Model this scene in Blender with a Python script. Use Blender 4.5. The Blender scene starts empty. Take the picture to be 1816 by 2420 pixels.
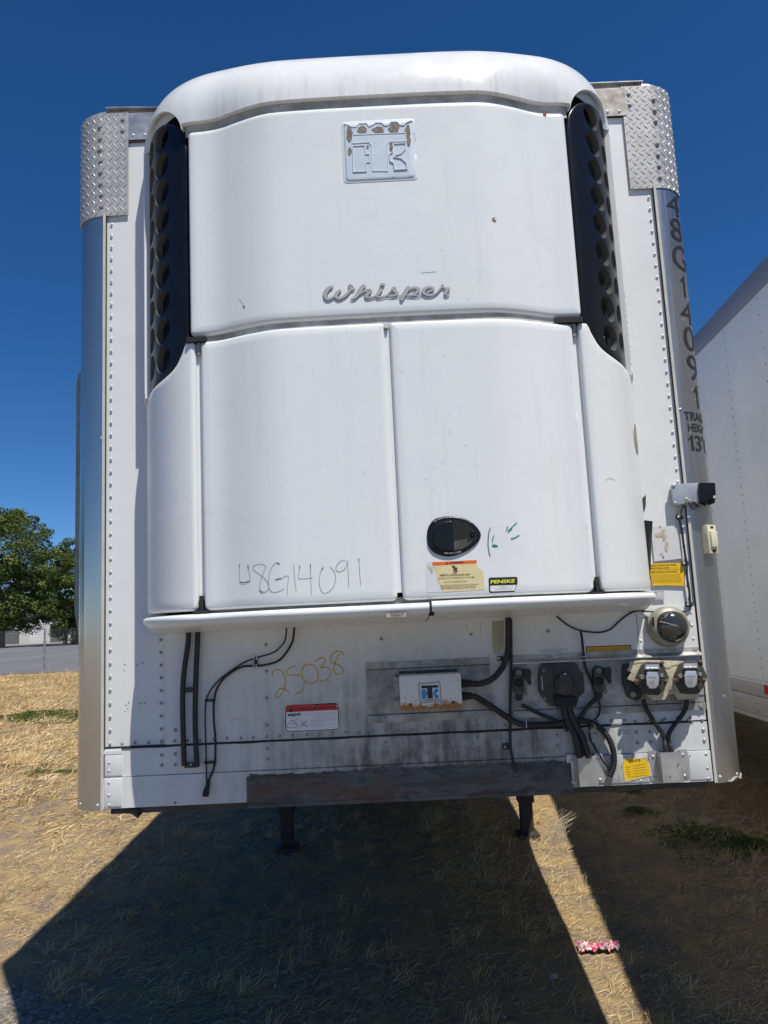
import bpy, bmesh, math, random
import numpy as np
from mathutils import Vector, Matrix, noise
from mathutils.geometry import delaunay_2d_cdt
random.seed(7); rng = np.random.default_rng(7)
sc = bpy.context.scene

# ------------------------------------------------------------------ camera
W, H, F = 1816.0, 2420.0, 1817.0
CAM = np.array([-.0195, -3.04, 1.83])
def basis(yaw, pitch, roll):
    cy, sy, cp, sp = math.cos(yaw), math.sin(yaw), math.cos(pitch), math.sin(pitch)
    f = np.array([sy*cp, cy*cp, sp]); r = np.array([cy, -sy, 0.]); u = np.cross(r, f)
    cr, sr = math.cos(roll), math.sin(roll)
    return cr*r+sr*u, -sr*r+cr*u, f
BR, BU, BF = basis(-.0069, .14, -.0474)
cd = bpy.data.cameras.new('camera'); cam = bpy.data.objects.new('camera', cd); sc.collection.objects.link(cam)
cam.matrix_world = Matrix([[BR[0], BU[0], -BF[0], CAM[0]], [BR[1], BU[1], -BF[1], CAM[1]], [BR[2], BU[2], -BF[2], CAM[2]], [0, 0, 0, 1]])
cd.sensor_fit = 'HORIZONTAL'; cd.sensor_width = 36; cd.lens = 36*F/W; cd.clip_start = .05; cd.clip_end = 3000
sc.camera = cam

# ------------------------------------------------------------------ light
SUNV = Vector((1.175, -1.78, 4.18)).normalized()
world = bpy.data.worlds.new('World'); sc.world = world; world.use_nodes = True
wn = world.node_tree; bg = wn.nodes['Background']
sky = wn.nodes.new('ShaderNodeTexSky'); sky.sky_type = 'NISHITA'; sky.sun_disc = False
sky.sun_elevation = math.asin(SUNV.z); sky.sun_rotation = math.atan2(SUNV.x, SUNV.y)
sky.air_density = 1.0; sky.dust_density = 0.; sky.ozone_density = 6.0; sky.altitude = 2600
hs = wn.nodes.new('ShaderNodeHueSaturation'); hs.inputs['Saturation'].default_value = 1.22; hs.inputs['Value'].default_value = 1.0
tint = wn.nodes.new('ShaderNodeMix'); tint.data_type = 'RGBA'; tint.blend_type = 'MULTIPLY'; tint.inputs[0].default_value = 1; tint.inputs[7].default_value = (1, .985, 1.05, 1)
wn.links.new(sky.outputs[0], hs.inputs['Color']); wn.links.new(hs.outputs[0], tint.inputs[6]); wn.links.new(tint.outputs[2], bg.inputs[0]); bg.inputs[1].default_value = .092
sd = bpy.data.lights.new('sun', 'SUN'); sd.energy = 5.0; sd.angle = math.radians(.53); sd.color = (1, .95, .87)
sun = bpy.data.objects.new('sun', sd); sc.collection.objects.link(sun); sun.location = (3, -4, 9)
sun.rotation_euler = SUNV.to_track_quat('Z', 'Y').to_euler()
sc.view_settings.view_transform = 'Standard'; sc.view_settings.look = 'None'
sc.view_settings.gamma = 1; sc.view_settings.use_curve_mapping = False; sc.view_settings.exposure = .07

# ------------------------------------------------------------------ pixel -> place helpers (points on real surfaces)
def ray(u, v): return BF+(u-W/2)/F*BR-(v-H/2)/F*BU
def PY(u, v, y=0.):
    d = ray(u, v); return CAM+(y-CAM[1])/d[1]*d
def PZ(u, v, z):
    d = ray(u, v); return CAM+(z-CAM[2])/d[2]*d
def crop(ox, oy, s, pts): return [(ox+p[0]*s, oy+p[1]*s)+tuple(p[2:]) for p in pts]
cA = lambda p: crop(150, 80, .36145, p)
cB = lambda p: crop(700, 80, .36145, p)
cC = lambda p: crop(1216, 80, .36145, p)
cD = lambda p: crop(0, 600, .36145, p)
cE = lambda p: crop(600, 600, .36145, p)
cF = lambda p: crop(1216, 600, .36145, p)
cG = lambda p: crop(0, 1150, .36167, p)
cH = lambda p: crop(400, 1400, .3012, p)
cI = lambda p: crop(800, 1400, .3012, p)
cJ = lambda p: crop(1250, 1400, .34096, p)
cK = lambda p: crop(950, 1180, .21084, p)
cL = lambda p: crop(1450, 1080, .22607, p)
cM = lambda p: crop(1380, 1500, .24096, p)
cN = lambda p: crop(1150, 1500, .21084, p)
cO = lambda p: crop(840, 1520, .20482, p)
cP = lambda p: crop(520, 1300, .22892, p)
cQ = lambda p: crop(750, 650, .1988, p)

# ------------------------------------------------------------------ materials
MATS = {}
def nodes(name):
    m = bpy.data.materials.new(name); m.use_nodes = True; nt = m.node_tree
    return m, nt, nt.nodes['Principled BSDF']
def N(nt, t, **kw):
    n = nt.nodes.new(t)
    for k, v in kw.items():
        if k in n.inputs: n.inputs[k].default_value = v
        else: setattr(n, k, v)
    return n
def ramp(nt, fac, stops):
    r = nt.nodes.new('ShaderNodeValToRGB'); cr = r.color_ramp
    while len(cr.elements) > 1: cr.elements.remove(cr.elements[-1])
    cr.elements[0].position = stops[0][0]; cr.elements[0].color = tuple(stops[0][1])+(1,)
    for p, c in stops[1:]:
        e = cr.elements.new(p); e.color = tuple(c)+(1,)
    nt.links.new(fac, r.inputs[0]); return r.outputs[0]
def mixc(nt, fac, a, b):
    m = nt.nodes.new('ShaderNodeMix'); m.data_type = 'RGBA'
    for sock, val in ((m.inputs[0], fac), (m.inputs[6], a), (m.inputs[7], b)):
        if isinstance(val, (int, float)): sock.default_value = val
        elif isinstance(val, tuple): sock.default_value = val+(1,) if len(val) == 3 else val
        else: nt.links.new(val, sock)
    return m.outputs[2]
def mapping(nt, scale=(1, 1, 1), coord='Object'):
    tc = nt.nodes.new('ShaderNodeTexCoord'); mp = nt.nodes.new('ShaderNodeMapping')
    mp.inputs['Scale'].default_value = scale; nt.links.new(tc.outputs[coord], mp.inputs[0]); return mp.outputs[0]
def noi(nt, vec, scale, detail=5, rough=.55, dist=0.):
    n = N(nt, 'ShaderNodeTexNoise', Scale=scale, Detail=detail, Roughness=rough, Distortion=dist); nt.links.new(vec, n.inputs['Vector']); return n.outputs[0]
def mathn(nt, op, a, b=0., clamp=False):
    n = nt.nodes.new('ShaderNodeMath'); n.operation = op; n.use_clamp = clamp
    for i, v in enumerate((a, b)):
        if isinstance(v, (int, float)): n.inputs[i].default_value = v
        else: nt.links.new(v, n.inputs[i])
    return n.outputs[0]
def bump(nt, b, h, strength=.2, dist=.002):
    n = N(nt, 'ShaderNodeBump', Strength=strength, Distance=dist); nt.links.new(h, n.inputs['Height']); nt.links.new(n.outputs[0], b.inputs['Normal'])
def mat(name, col, rough=.5, metal=0., var=.0, vscale=20, vs=(1, 1, 1), bmp=0., bscale=60, spec=.5, coat=0., dirt=None, dscale=6, damt=.5, dvs=(1, 1, 1), rvar=0.):
    """col base, var = brightness variation, dirt = second colour mixed by noise"""
    m, nt, b = nodes(name)
    b.inputs['Roughness'].default_value = rough; b.inputs['Metallic'].default_value = metal
    b.inputs['Specular IOR Level'].default_value = spec; b.inputs['Coat Weight'].default_value = coat; b.inputs['Coat Roughness'].default_value = .15
    c = tuple(col)
    out = None
    if var > 0:
        f = noi(nt, mapping(nt, vs), vscale)
        lo = tuple(max(0, x*(1-var)) for x in c); hi = tuple(min(1, x*(1+var)) for x in c)
        out = ramp(nt, f, [(.3, lo), (.7, hi)])
    if dirt is not None:
        f = noi(nt, mapping(nt, dvs), dscale, 8, .65)
        f = ramp(nt, f, [(.5-.12*damt, (0, 0, 0)), (.78-.1*damt, (damt,)*3)])
        out = mixc(nt, f, out if out else c, tuple(dirt))
    if out: nt.links.new(out, b.inputs['Base Color'])
    else: b.inputs['Base Color'].default_value = c+(1,)
    if rvar > 0:
        f = noi(nt, mapping(nt, vs), 14, 6, .6)
        mr = N(nt, 'ShaderNodeMapRange'); nt.links.new(f, mr.inputs[0]); mr.inputs[1].default_value = .3; mr.inputs[2].default_value = .7
        mr.inputs[3].default_value = max(.02, rough-rvar); mr.inputs[4].default_value = rough+rvar; nt.links.new(mr.outputs[0], b.inputs['Roughness'])
    if bmp > 0: bump(nt, b, noi(nt, mapping(nt, vs), bscale, 4), bmp)
    MATS[name] = m; return m

# gelcoat of the refrigeration unit : faint smudges, broad waviness
def gelcoat(name, base=(.75, .768, .757), streak=False, rough=.3):
    m, nt, b = nodes(name)
    v = mapping(nt)
    smudge = noi(nt, v, 2.6, 8, .62, .4)
    f = ramp(nt, smudge, [(.52, (0, 0, 0)), (.80, (.35,)*3)])
    col = mixc(nt, f, base, (base[0]*.86, base[1]*.86, base[2]*.85))
    sp = noi(nt, v, 55, 3, .5)
    f2 = ramp(nt, sp, [(.70, (0, 0, 0)), (.76, (.4,)*3)])
    col = mixc(nt, f2, col, (.36, .35, .33))
    film = noi(nt, mapping(nt, (22, 22, 1.1)), 1.3, 6, .65)
    col = mixc(nt, ramp(nt, film, [(.55, (0, 0, 0)), (.8, (.22,)*3)]), col, (.52, .51, .48))
    if streak:
        # rain streaks hanging above the seam
        vs = mapping(nt, (38, 38, 2.2))
        st = noi(nt, vs, 1.4, 5, .6)
        st = ramp(nt, st, [(.50, (0, 0, 0)), (.72, (1,)*3)])
        g = nt.nodes.new('ShaderNodeSeparateXYZ'); nt.links.new(mapping(nt), g.inputs[0])
        band = N(nt, 'ShaderNodeMapRange'); nt.links.new(g.outputs[2], band.inputs[0])
        band.inputs[1].default_value = 3.92; band.inputs[2].default_value = 3.74; band.inputs[3].default_value = 0.; band.inputs[4].default_value = .36
        f3 = mathn(nt, 'MULTIPLY', st, band.outputs[0], True)
        col = mixc(nt, f3, col, (.40, .375, .32))
    nt.links.new(col, b.inputs['Base Color'])
    mr = N(nt, 'ShaderNodeMapRange'); nt.links.new(noi(nt, v, 7, 6, .7), mr.inputs[0])
    mr.inputs[1].default_value = .3; mr.inputs[2].default_value = .7; mr.inputs[3].default_value = rough-.07; mr.inputs[4].default_value = rough+.12
    nt.links.new(mr.outputs[0], b.inputs['Roughness'])
    b.inputs['Specular IOR Level'].default_value = .5
    bump(nt, b, noi(nt, v, 3.2, 3, .5), .25, .006)
    MATS[name] = m; return m
gelcoat('gelcoat'); gelcoat('gelcoat_hood', (.745, .755, .74), True, .2)
mat('seal_grey', (.56, .54, .48), .55, var=.3, vscale=12, dirt=(.16, .14, .11), dscale=9, damt=.7)
def wallpaint(name, base, grime):
    m, nt, b = nodes(name); v = mapping(nt)
    big = noi(nt, v, 2.2, 8, .62, .3)
    f = ramp(nt, big, [(.5, (0, 0, 0)), (.8, (.5,)*3)])
    col = mixc(nt, f, base, tuple(x*.82 for x in base))
    # grime creeping up from the lower rail, with vertical runs
    vr = mapping(nt, (16, 16, 1.6)); runs = noi(nt, vr, 1.5, 6, .65)
    spk = noi(nt, v, 9, 10, .75)
    g = nt.nodes.new('ShaderNodeSeparateXYZ'); nt.links.new(v, g.inputs[0])
    band = N(nt, 'ShaderNodeMapRange'); nt.links.new(g.outputs[2], band.inputs[0])
    band.inputs[1].default_value = 1.85; band.inputs[2].default_value = 1.2; band.inputs[3].default_value = -.04; band.inputs[4].default_value = grime
    cx = N(nt, 'ShaderNodeMapRange'); nt.links.new(mathn(nt, 'ABSOLUTE', mathn(nt, 'SUBTRACT', g.outputs[0], .12)), cx.inputs[0])
    cx.inputs[1].default_value = 1.05; cx.inputs[2].default_value = .3
    a = mathn(nt, 'MULTIPLY', mathn(nt, 'MULTIPLY', runs, spk), 4.3)
    f2 = mathn(nt, 'MULTIPLY', mathn(nt, 'MULTIPLY', a, band.outputs[0]), mathn(nt, 'MAXIMUM', cx.outputs[0], .12), True)
    col = mixc(nt, f2, col, (.13, .115, .095))
    fine = noi(nt, v, 45, 6, .7); f3 = ramp(nt, fine, [(.62, (0, 0, 0)), (.8, (.5,)*3)])
    f3 = mathn(nt, 'MULTIPLY', f3, mathn(nt, 'ADD', band.outputs[0], .12), True)
    col = mixc(nt, f3, col, (.2, .18, .15))
    nt.links.new(col, b.inputs['Base Color']); b.inputs['Roughness'].default_value = .42
    bump(nt, b, noi(nt, v, 5, 3, .5), .3, .006)
    MATS[name] = m; return m
wallpaint('wall_white', (.72, .73, .715), .95)
mat('side_white', (.76, .77, .78), .42, var=.04, vscale=3, bmp=.15, bscale=4)
def brushed(name, col, rough, streak=.25, dirt=None):
    m, nt, b = nodes(name)
    v = mapping(nt, (60, 60, 1.2)); f = noi(nt, v, 2.0, 5, .6)
    c = ramp(nt, f, [(.3, tuple(x*(1-streak*.4) for x in col)), (.7, col)])
    if dirt:
        f2 = noi(nt, mapping(nt), 5, 8, .7); c = mixc(nt, ramp(nt, f2, [(.45, (0, 0, 0)), (.75, (.75,)*3)]), c, dirt)
    nt.links.new(c, b.inputs['Base Color']); b.inputs['Metallic'].default_value = .92
    mr = N(nt, 'ShaderNodeMapRange'); nt.links.new(f, mr.inputs[0]); mr.inputs[1].default_value = .25; mr.inputs[2].default_value = .75
    mr.inputs[3].default_value = rough*.8; mr.inputs[4].default_value = rough*1.35; nt.links.new(mr.outputs[0], b.inputs['Roughness'])
    bump(nt, b, noi(nt, mapping(nt, (6, 6, .8)), 2, 3), .25, .004)
    MATS[name] = m; return m
brushed('polished_post', (.60, .57, .51), .15, .06)
brushed('dull_post', (.47, .46, .44), .30, .08)
mat('trim_cream', (.55, .53, .47), .5, var=.1)
mat('tread_plate', (.46, .45, .43), .5, .35, var=.12, vscale=9, bmp=.2, bscale=60, dirt=(.3, .28, .25), dscale=7, damt=.5)
mat('tread_lug', (.48, .475, .46), .42, .45, var=.1, vscale=30)
mat('mill_aluminium', (.56, .55, .53), .38, .7, var=.2, vscale=7, dirt=(.26, .24, .2), dscale=8, damt=.6, rvar=.1)
mat('stained_steel', (.66, .60, .50), .34, .45, var=.25, vscale=14, dirt=(.20, .15, .08), dscale=13, damt=1.0)
mat('galvanised', (.46, .45, .42), .55, .2, var=.22, vscale=30, dirt=(.11, .10, .085), dscale=7, damt=.85, bmp=.2, bscale=120)
mat('rivet_white', (.62, .63, .64), .35, .1)
mat('rivet_dirty', (.26, .25, .23), .6, .2, var=.4, vscale=40)
mat('rivet_steel', (.52, .52, .51), .32, .5)
mat('black_plastic', (.008, .009, .011), .30, spec=.32, var=.2, vscale=10, bmp=.05)
mat('hole_plastic', (.105, .105, .098), .33, .0)
mat('void_black', (.004, .004, .004), .7)
mat('cable_black', (.014, .014, .015), .5, dirt=(.06, .055, .045), dscale=30, damt=.4)
mat('socket_black', (.04, .042, .038), .62, var=.4, vscale=25, dirt=(.11, .09, .065), dscale=22, damt=.6, bmp=.3)
mat('grease_steel', (.055, .057, .055), .6, .2, var=.6, vscale=9, vs=(1, 1, 3), dirt=(.085, .06, .04), dscale=6, damt=.7, dvs=(1, 1, 2.5), bmp=.5, bscale=40)
mat('frame_black', (.025, .024, .022), .7, dirt=(.08, .05, .03), dscale=5, damt=.5)
mat('rubber', (.02, .02, .02), .85)
mat('cream_plastic', (.66, .62, .44), .4, var=.1)
mat('gasket_cream', (.55, .50, .36), .6, var=.2, vscale=30, dirt=(.2, .16, .1), dscale=25, damt=.6)
mat('lid_metal', (.56, .58, .60), .35, .6, var=.15, vscale=40)
mat('lens_smoke', (.03, .032, .028), .12, spec=.8, coat=.6)
mat('lens_clear', (.72, .68, .52), .15, spec=.8, coat=.5)
mat('housing_grey', (.30, .29, .24), .45, .2, var=.2, vscale=30)
mat('box_grey', (.40, .43, .47), .4, .3, var=.15, vscale=20)
mat('emblem_silver', (.58, .64, .69), .38, .15, var=.04)
mat('emblem_line', (.68, .73, .77), .35)
mat('emblem_worn', (.20, .165, .125), .8, var=.6, vscale=160)
mat('script_grey', (.42, .41, .40), .45, .2)
mat('script_edge', (.27, .27, .265), .5)
mat('ink_black', (.03, .03, .035), .7); mat('ink_grey', (.22, .23, .25), .7)
mat('ink_faint', (.42, .43, .45), .7)
mat('ink_green', (.03, .20, .15), .6, var=.7, vscale=120); mat('ink_yellow', (.55, .35, .03), .6, var=.25, vscale=90)
mat('decal_black', (.018, .018, .02), .5); mat('decal_letter', (.022, .024, .024), .45)
mat('decal_white', (.75, .75, .74), .45, dirt=(.5, .49, .45), dscale=30, damt=.4)
mat('decal_cream', (.70, .60, .32), .5, var=.06, vscale=20)
mat('decal_orange', (.80, .13, .02), .5); mat('decal_red', (.55, .025, .02), .5, var=.2, vscale=30)
mat('decal_yellow', (.80, .50, .01), .5, var=.04); mat('decal_amber', (.70, .36, .01), .5, var=.1, vscale=30)
mat('decal_blue', (.02, .28, .62), .45); mat('decal_lemon', (.75, .75, .05), .45)
mat('decal_line', (.16, .12, .03), .6); mat('decal_navy', (.02, .02, .12), .5)
mat('old_tape', (.52, .45, .32), .55, var=.2, vscale=60)
mat('old_paper', (.62, .62, .61), .6, var=.05, vscale=40)
mat('torn_paper', (.50, .42, .33), .8, var=.2, vscale=50)
mat('foam_tan', (.42, .39, .27), .9, var=.2, vscale=30)
mat('chip_rust', (.16, .09, .05), .8, var=.6, vscale=200)
mat('ghost', (.66, .67, .67), .5)
mat('reflect_red', (.45, .008, .012), .3)
mat('reflect_white', (.7, .7, .7), .3)
# box paint with a rusty lower edge
m, nt, b = nodes('box_paint'); v = mapping(nt)
g = nt.nodes.new('ShaderNodeSeparateXYZ'); nt.links.new(v, g.inputs[0])
mr = N(nt, 'ShaderNodeMapRange'); nt.links.new(g.outputs[2], mr.inputs[0]); mr.inputs[1].default_value = 1.555; mr.inputs[2].default_value = 1.492; mr.inputs[3].default_value = -.15; mr.inputs[4].default_value = 1.0
fr = mathn(nt, 'ADD', mr.outputs[0], mathn(nt, 'MULTIPLY', mathn(nt, 'SUBTRACT', noi(nt, v, 26, 8, .7), .5), 1.9))
col = mixc(nt, ramp(nt, fr, [(.38, (0, 0, 0)), (.62, (1, 1, 1))]), (.72, .71, .67), ramp(nt, noi(nt, v, 90, 5), [(.3, (.20, .07, .015)), (.7, (.5, .24, .06))]))
nt.links.new(col, b.inputs['Base Color']); b.inputs['Roughness'].default_value = .5; MATS['box_paint'] = m

m, nt, b = nodes('greasy_beam'); v = mapping(nt, (1, 1, 2.6))
c_ = ramp(nt, noi(nt, v, 4.2, 10, .72, .8), [(.30, (.025, .026, .024)), (.44, (.06, .062, .058)), (.54, (.115, .115, .105)), (.62, (.05, .045, .04)), (.75, (.13, .12, .10))])
c_ = mixc(nt, ramp(nt, noi(nt, v, 2.3, 8, .7, .5), [(.50, (0, 0, 0)), (.60, (.85,)*3)]), c_, (.10, .052, .034))
c_ = mixc(nt, ramp(nt, noi(nt, mapping(nt), 60, 5, .7), [(.55, (0, 0, 0)), (.75, (.5,)*3)]), c_, (.17, .155, .125))
nt.links.new(c_, b.inputs['Base Color']); b.inputs['Roughness'].default_value = .62; bump(nt, b, noi(nt, v, 16, 8, .7), .7, .006); MATS['greasy_beam'] = m

# ------------------------------------------------------------------ mesh helpers
COL = sc.collection
def new_obj(name, me, parent=None):
    o = bpy.data.objects.new(name, me); COL.objects.link(o)
    if parent is not None: o.parent = parent
    return o
def shade(me, smooth, ang=None):
    me.polygons.foreach_set('use_smooth', [smooth]*len(me.polygons))
    if smooth and ang:
        try: me.set_sharp_from_angle(angle=math.radians(ang))
        except Exception: pass
def mesh(name, V, Fc, m, parent=None, smooth=False, ang=40, mats=None, fm=None):
    me = bpy.data.meshes.new(name); me.from_pydata([tuple(map(float, v)) for v in V], [], [tuple(f) for f in Fc]); me.update()
    bm_ = bmesh.new(); bm_.from_mesh(me); 
    if mats is None: bmesh.ops.recalc_face_normals(bm_, faces=bm_.faces)
    bm_.to_mesh(me); bm_.free()
    if mats:
        for x in mats: me.materials.append(MATS[x])
        me.polygons.foreach_set('material_index', fm)
    else: me.materials.append(MATS[m] if isinstance(m, str) else m)
    shade(me, smooth, ang)
    return new_obj(name, me, parent)
class MB:
    def __init__(s): s.V = []; s.F = []
    def add(s, V, Fc):
        n = len(s.V); s.V += [tuple(map(float, v)) for v in V]; s.F += [tuple(i+n for i in f) for f in Fc]; return s
    def box(s, a, b):
        x0, y0, z0 = a; x1, y1, z1 = b
        return s.add([(x0, y0, z0), (x1, y0, z0), (x1, y1, z0), (x0, y1, z0), (x0, y0, z1), (x1, y0, z1), (x1, y1, z1), (x0, y1, z1)],
                     [(0, 3, 2, 1), (4, 5, 6, 7), (0, 1, 5, 4), (1, 2, 6, 5), (2, 3, 7, 6), (3, 0, 4, 7)])
    def tube(s, pts, rad, seg=10, cap=True, flat=1.):
        pts = [np.array(p, float) for p in pts]; n = len(pts); R = rad if hasattr(rad, '__len__') else [rad]*n
        V = []; ref = np.array([0., -1., 0.]); 
        for i, p in enumerate(pts):
            t = pts[min(i+1, n-1)]-pts[max(i-1, 0)]; t = t/(np.linalg.norm(t)+1e-9)
            a = ref-t*np.dot(ref, t)
            if np.linalg.norm(a) < .05: a = np.array([1., 0, 0])-t*t[0]
            a /= np.linalg.norm(a); b_ = np.cross(t, a)
            for k in range(seg):
                th = 2*math.pi*k/seg; V.append(p+R[i]*(math.cos(th)*a*flat+math.sin(th)*b_))
        Fc = [(i*seg+k, i*seg+(k+1) % seg, (i+1)*seg+(k+1) % seg, (i+1)*seg+k) for i in range(n-1) for k in range(seg)]
        if cap: Fc += [tuple(range(seg))[::-1], tuple((n-1)*seg+k for k in range(seg))]
        return s.add(V, Fc)
    def prism(s, poly, y0, y1):   # polygon in x,z extruded along y
        n = len(poly); V = [(x, y0, z) for x, z in poly]+[(x, y1, z) for x, z in poly]
        return s.add(V, [tuple(range(n)), tuple(range(2*n-1, n-1, -1))]+[(i, i+n, (i+1) % n+n, (i+1) % n) for i in range(n)])
    def lathe(s, prof, org, axis=(0, -1, 0), seg=24):
        ax = Vector(axis).normalized(); u = ax.orthogonal().normalized(); w = ax.cross(u); V = []
        for r, h in prof:
            for k in range(seg):
                th = 2*math.pi*k/seg; q = Vector(org)+ax*h+u*(r*math.cos(th))+w*(r*math.sin(th)); V.append(tuple(q))
        n = len(prof); Fc = [(i*seg+k, i*seg+(k+1) % seg, (i+1)*seg+(k+1) % seg, (i+1)*seg+k) for i in range(n-1) for k in range(seg)]
        Fc += [tuple(range(seg)), tuple((n-1)*seg+k for k in range(seg))]
        return s.add(V, Fc)
    def build(s, name, m, parent=None, smooth=False, ang=40, bevel=0.):
        o = mesh(name, s.V, s.F, m, parent, smooth, ang)
        if bevel > 0:
            bm_ = bmesh.new(); bm_.from_mesh(o.data)
            es = [e for e in bm_.edges if len(e.link_faces) == 2 and e.calc_face_angle(0) > .6]
            bmesh.ops.bevel(bm_, geom=es, offset=bevel, segments=2, affect='EDGES', profile=.6, clamp_overlap=True)
            bm_.to_mesh(o.data); bm_.free(); shade(o.data, True, 45)
        return o
def tag(o, label=None, cat=None, group=None, kind=None):
    for k, v in (('label', label), ('category', cat), ('group', group), ('kind', kind)):
        if v: o[k] = v
    return o
def empty(name, loc=(0, 0, 0)):
    o = bpy.data.objects.new(name, None); COL.objects.link(o); o.location = loc; o.empty_display_size = .2; return o
def spline(pts, n=8):
    pts = [np.array(p, float) for p in pts]; P = [2*pts[0]-pts[1]]+pts+[2*pts[-1]-pts[-2]]; out = []
    for i in range(1, len(P)-2):
        for k in range(n):
            t = k/n; a, b_, c, d = P[i-1], P[i], P[i+1], P[i+2]
            out.append(.5*((2*b_)+(c-a)*t+(2*a-5*b_+4*c-d)*t*t+(3*b_-a-3*c+d)*t**3))
    out.append(pts[-1]); return out
def densify(loop, step, closed=True):
    out = []; n = len(loop)
    for i in range(n if closed else n-1):
        a = np.array(loop[i], float); b_ = np.array(loop[(i+1) % n], float); k = max(1, int(math.ceil(np.linalg.norm(b_-a)/step)))
        for j in range(k): out.append(a+(b_-a)*j/k)
    if not closed: out.append(np.array(loop[-1], float))
    return np.array(out)
def rrect(x0, z0, x1, z1, r, n=5):
    rr = r if hasattr(r, '__len__') else (r,)*4; out = []
    for cx, cz, a0, q in ((x1-rr[0], z0+rr[0], -90, rr[0]), (x1-rr[1], z1-rr[1], 0, rr[1]), (x0+rr[2], z1-rr[2], 90, rr[2]), (x0+rr[3], z0+rr[3], 180, rr[3])):
        for k in range(n+1):
            a = math.radians(a0+90*k/n); out.append((cx+q*math.cos(a), cz+q*math.sin(a)))
    return out
def area2(L): L = np.asarray(L); x, y = L[:, 0], L[:, 1]; return .5*np.sum(x*np.roll(y, -1)-y*np.roll(x, -1))
def inside(P, L):
    P = np.asarray(P); L = np.asarray(L); r = np.zeros(len(P), bool); n = len(L); j = n-1
    for i in range(n):
        a, b_ = L[i], L[j]
        c = ((a[1] > P[:, 1]) != (b_[1] > P[:, 1]))
        with np.errstate(divide='ignore', invalid='ignore'):
            xx = (b_[0]-a[0])*(P[:, 1]-a[1])/(b_[1]-a[1]+1e-15)+a[0]
        r ^= c & (P[:, 0] < xx); j = i
    return r
def dist_loop(P, L):
    L = np.asarray(L); A = L; B = np.roll(L, -1, 0); best = np.full(len(P), 1e9)
    for a, b_ in zip(A, B):
        d = b_-a; t = np.clip(((P-a)@d)/(d@d+1e-15), 0, 1); q = a+t[:, None]*d; best = np.minimum(best, np.linalg.norm(P-q, axis=1))
    return best
def inset(L, d):
    L = np.asarray(L); e = np.roll(L, -1, 0)-np.roll(L, 1, 0); n = np.stack([-e[:, 1], e[:, 0]], 1); n /= np.linalg.norm(n, axis=1)[:, None]+1e-12
    return L+n*d
def patch(name, outline, surf, m, parent=None, holes=(), step=.03, r=.0, thick=.0, h0=0., hole_depth=0., hole_mat=None, taper=.85, hole_dir=None):
    """sheet on a curved surface; outline/holes are 2D loops in surface coordinates"""
    L = np.asarray(outline, float)
    if area2(L) < 0: L = L[::-1]
    L = densify(L, step)
    pts = []; hs = []; loops = []
    rings = [(0, -r)]+([(r*.3, -r*.286), (r, 0)] if r > 0 else [])
    for d, hh in rings:
        Q = inset(L, d) if d else L
        loops.append(list(range(len(pts), len(pts)+len(Q)))); pts += list(Q); hs += [hh]*len(Q)
    HL = []
    for hq in holes:
        hq = np.asarray(hq); HL.append(hq); loops.append(list(range(len(pts), len(pts)+len(hq)))); pts += list(hq); hs += [0.]*len(hq)
    x0, z0 = L.min(0); x1, z1 = L.max(0)
    gx, gz = np.meshgrid(np.arange(x0+step*.5, x1, step), np.arange(z0+step*.5, z1, step)); G = np.stack([gx.ravel(), gz.ravel()], 1)
    if len(G):
        k = inside(G, L); G = G[k]
        if len(G): G = G[dist_loop(G, L) > max(r*1.3, step*.3)]
        for hq in HL:
            if len(G): G = G[~inside(G, hq)]
            if len(G): G = G[dist_loop(G, hq) > step*.25]
        pts += list(G); hs += [0.]*len(G)
    edges = []
    for lp in [loops[0]]+loops[len(rings):]: edges += [(lp[i], lp[(i+1) % len(lp)]) for i in range(len(lp))]
    vo, eo, fo, ov, oe, of = delaunay_2d_cdt([Vector(p) for p in pts], edges, [], 0, 1e-7)
    V2 = np.array([tuple(v) for v in vo]); hh = np.array([hs[o[0]] if len(o) else 0. for o in ov])
    fo = np.array([list(f) for f in fo if len(f) == 3]); cen = V2[fo].mean(1); keep = inside(cen, L)
    for hq in HL: keep &= ~inside(cen, hq)
    fo = fo[keep]
    V = [surf.to3(a[0], a[1], h0+q) for a, q in zip(V2, hh)]; Fc = [tuple(f) for f in fo]; fm = [0]*len(Fc)
    def wall(loop, htop, hbot, sc_=1., mi=0, nseg=1):
        loop = np.asarray(loop); c = loop.mean(0); n = len(loop); base = len(V)
        for j in range(nseg+1):
            t = j/nseg; k = 1+(sc_-1)*t
            for q in loop:
                q2 = c+(q-c)*k; V.append(surf.to3(q2[0], q2[1], htop+(hbot-htop)*t))
        for j in range(nseg):
            for i in range(n):
                Fc.append((base+j*n+i, base+(j+1)*n+i, base+(j+1)*n+(i+1) % n, base+j*n+(i+1) % n)); fm.append(mi)
    if thick > 0: wall(L, h0-r, h0-r-thick)
    for hq in HL:
        if hole_depth > 0: wall(hq, h0, h0-hole_depth, taper, 1 if hole_mat else 0, 2)
    me = bpy.data.meshes.new(name); me.from_pydata([tuple(map(float, v)) for v in V], [], Fc); me.update()
    me.materials.append(MATS[m])
    if hole_mat: me.materials.append(MATS[hole_mat])
    me.polygons.foreach_set('material_index', fm); 
    # orient the sheet outwards
    fl = [surf.out(V[f[0]]) @ np.cross(np.array(V[f[1]])-V[f[0]], np.array(V[f[2]])-V[f[0]]) for f in Fc[:20]]
    if sum(fl) < 0: me.flip_normals()
    shade(me, True, 50)
    return new_obj(name, me, parent)

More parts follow.
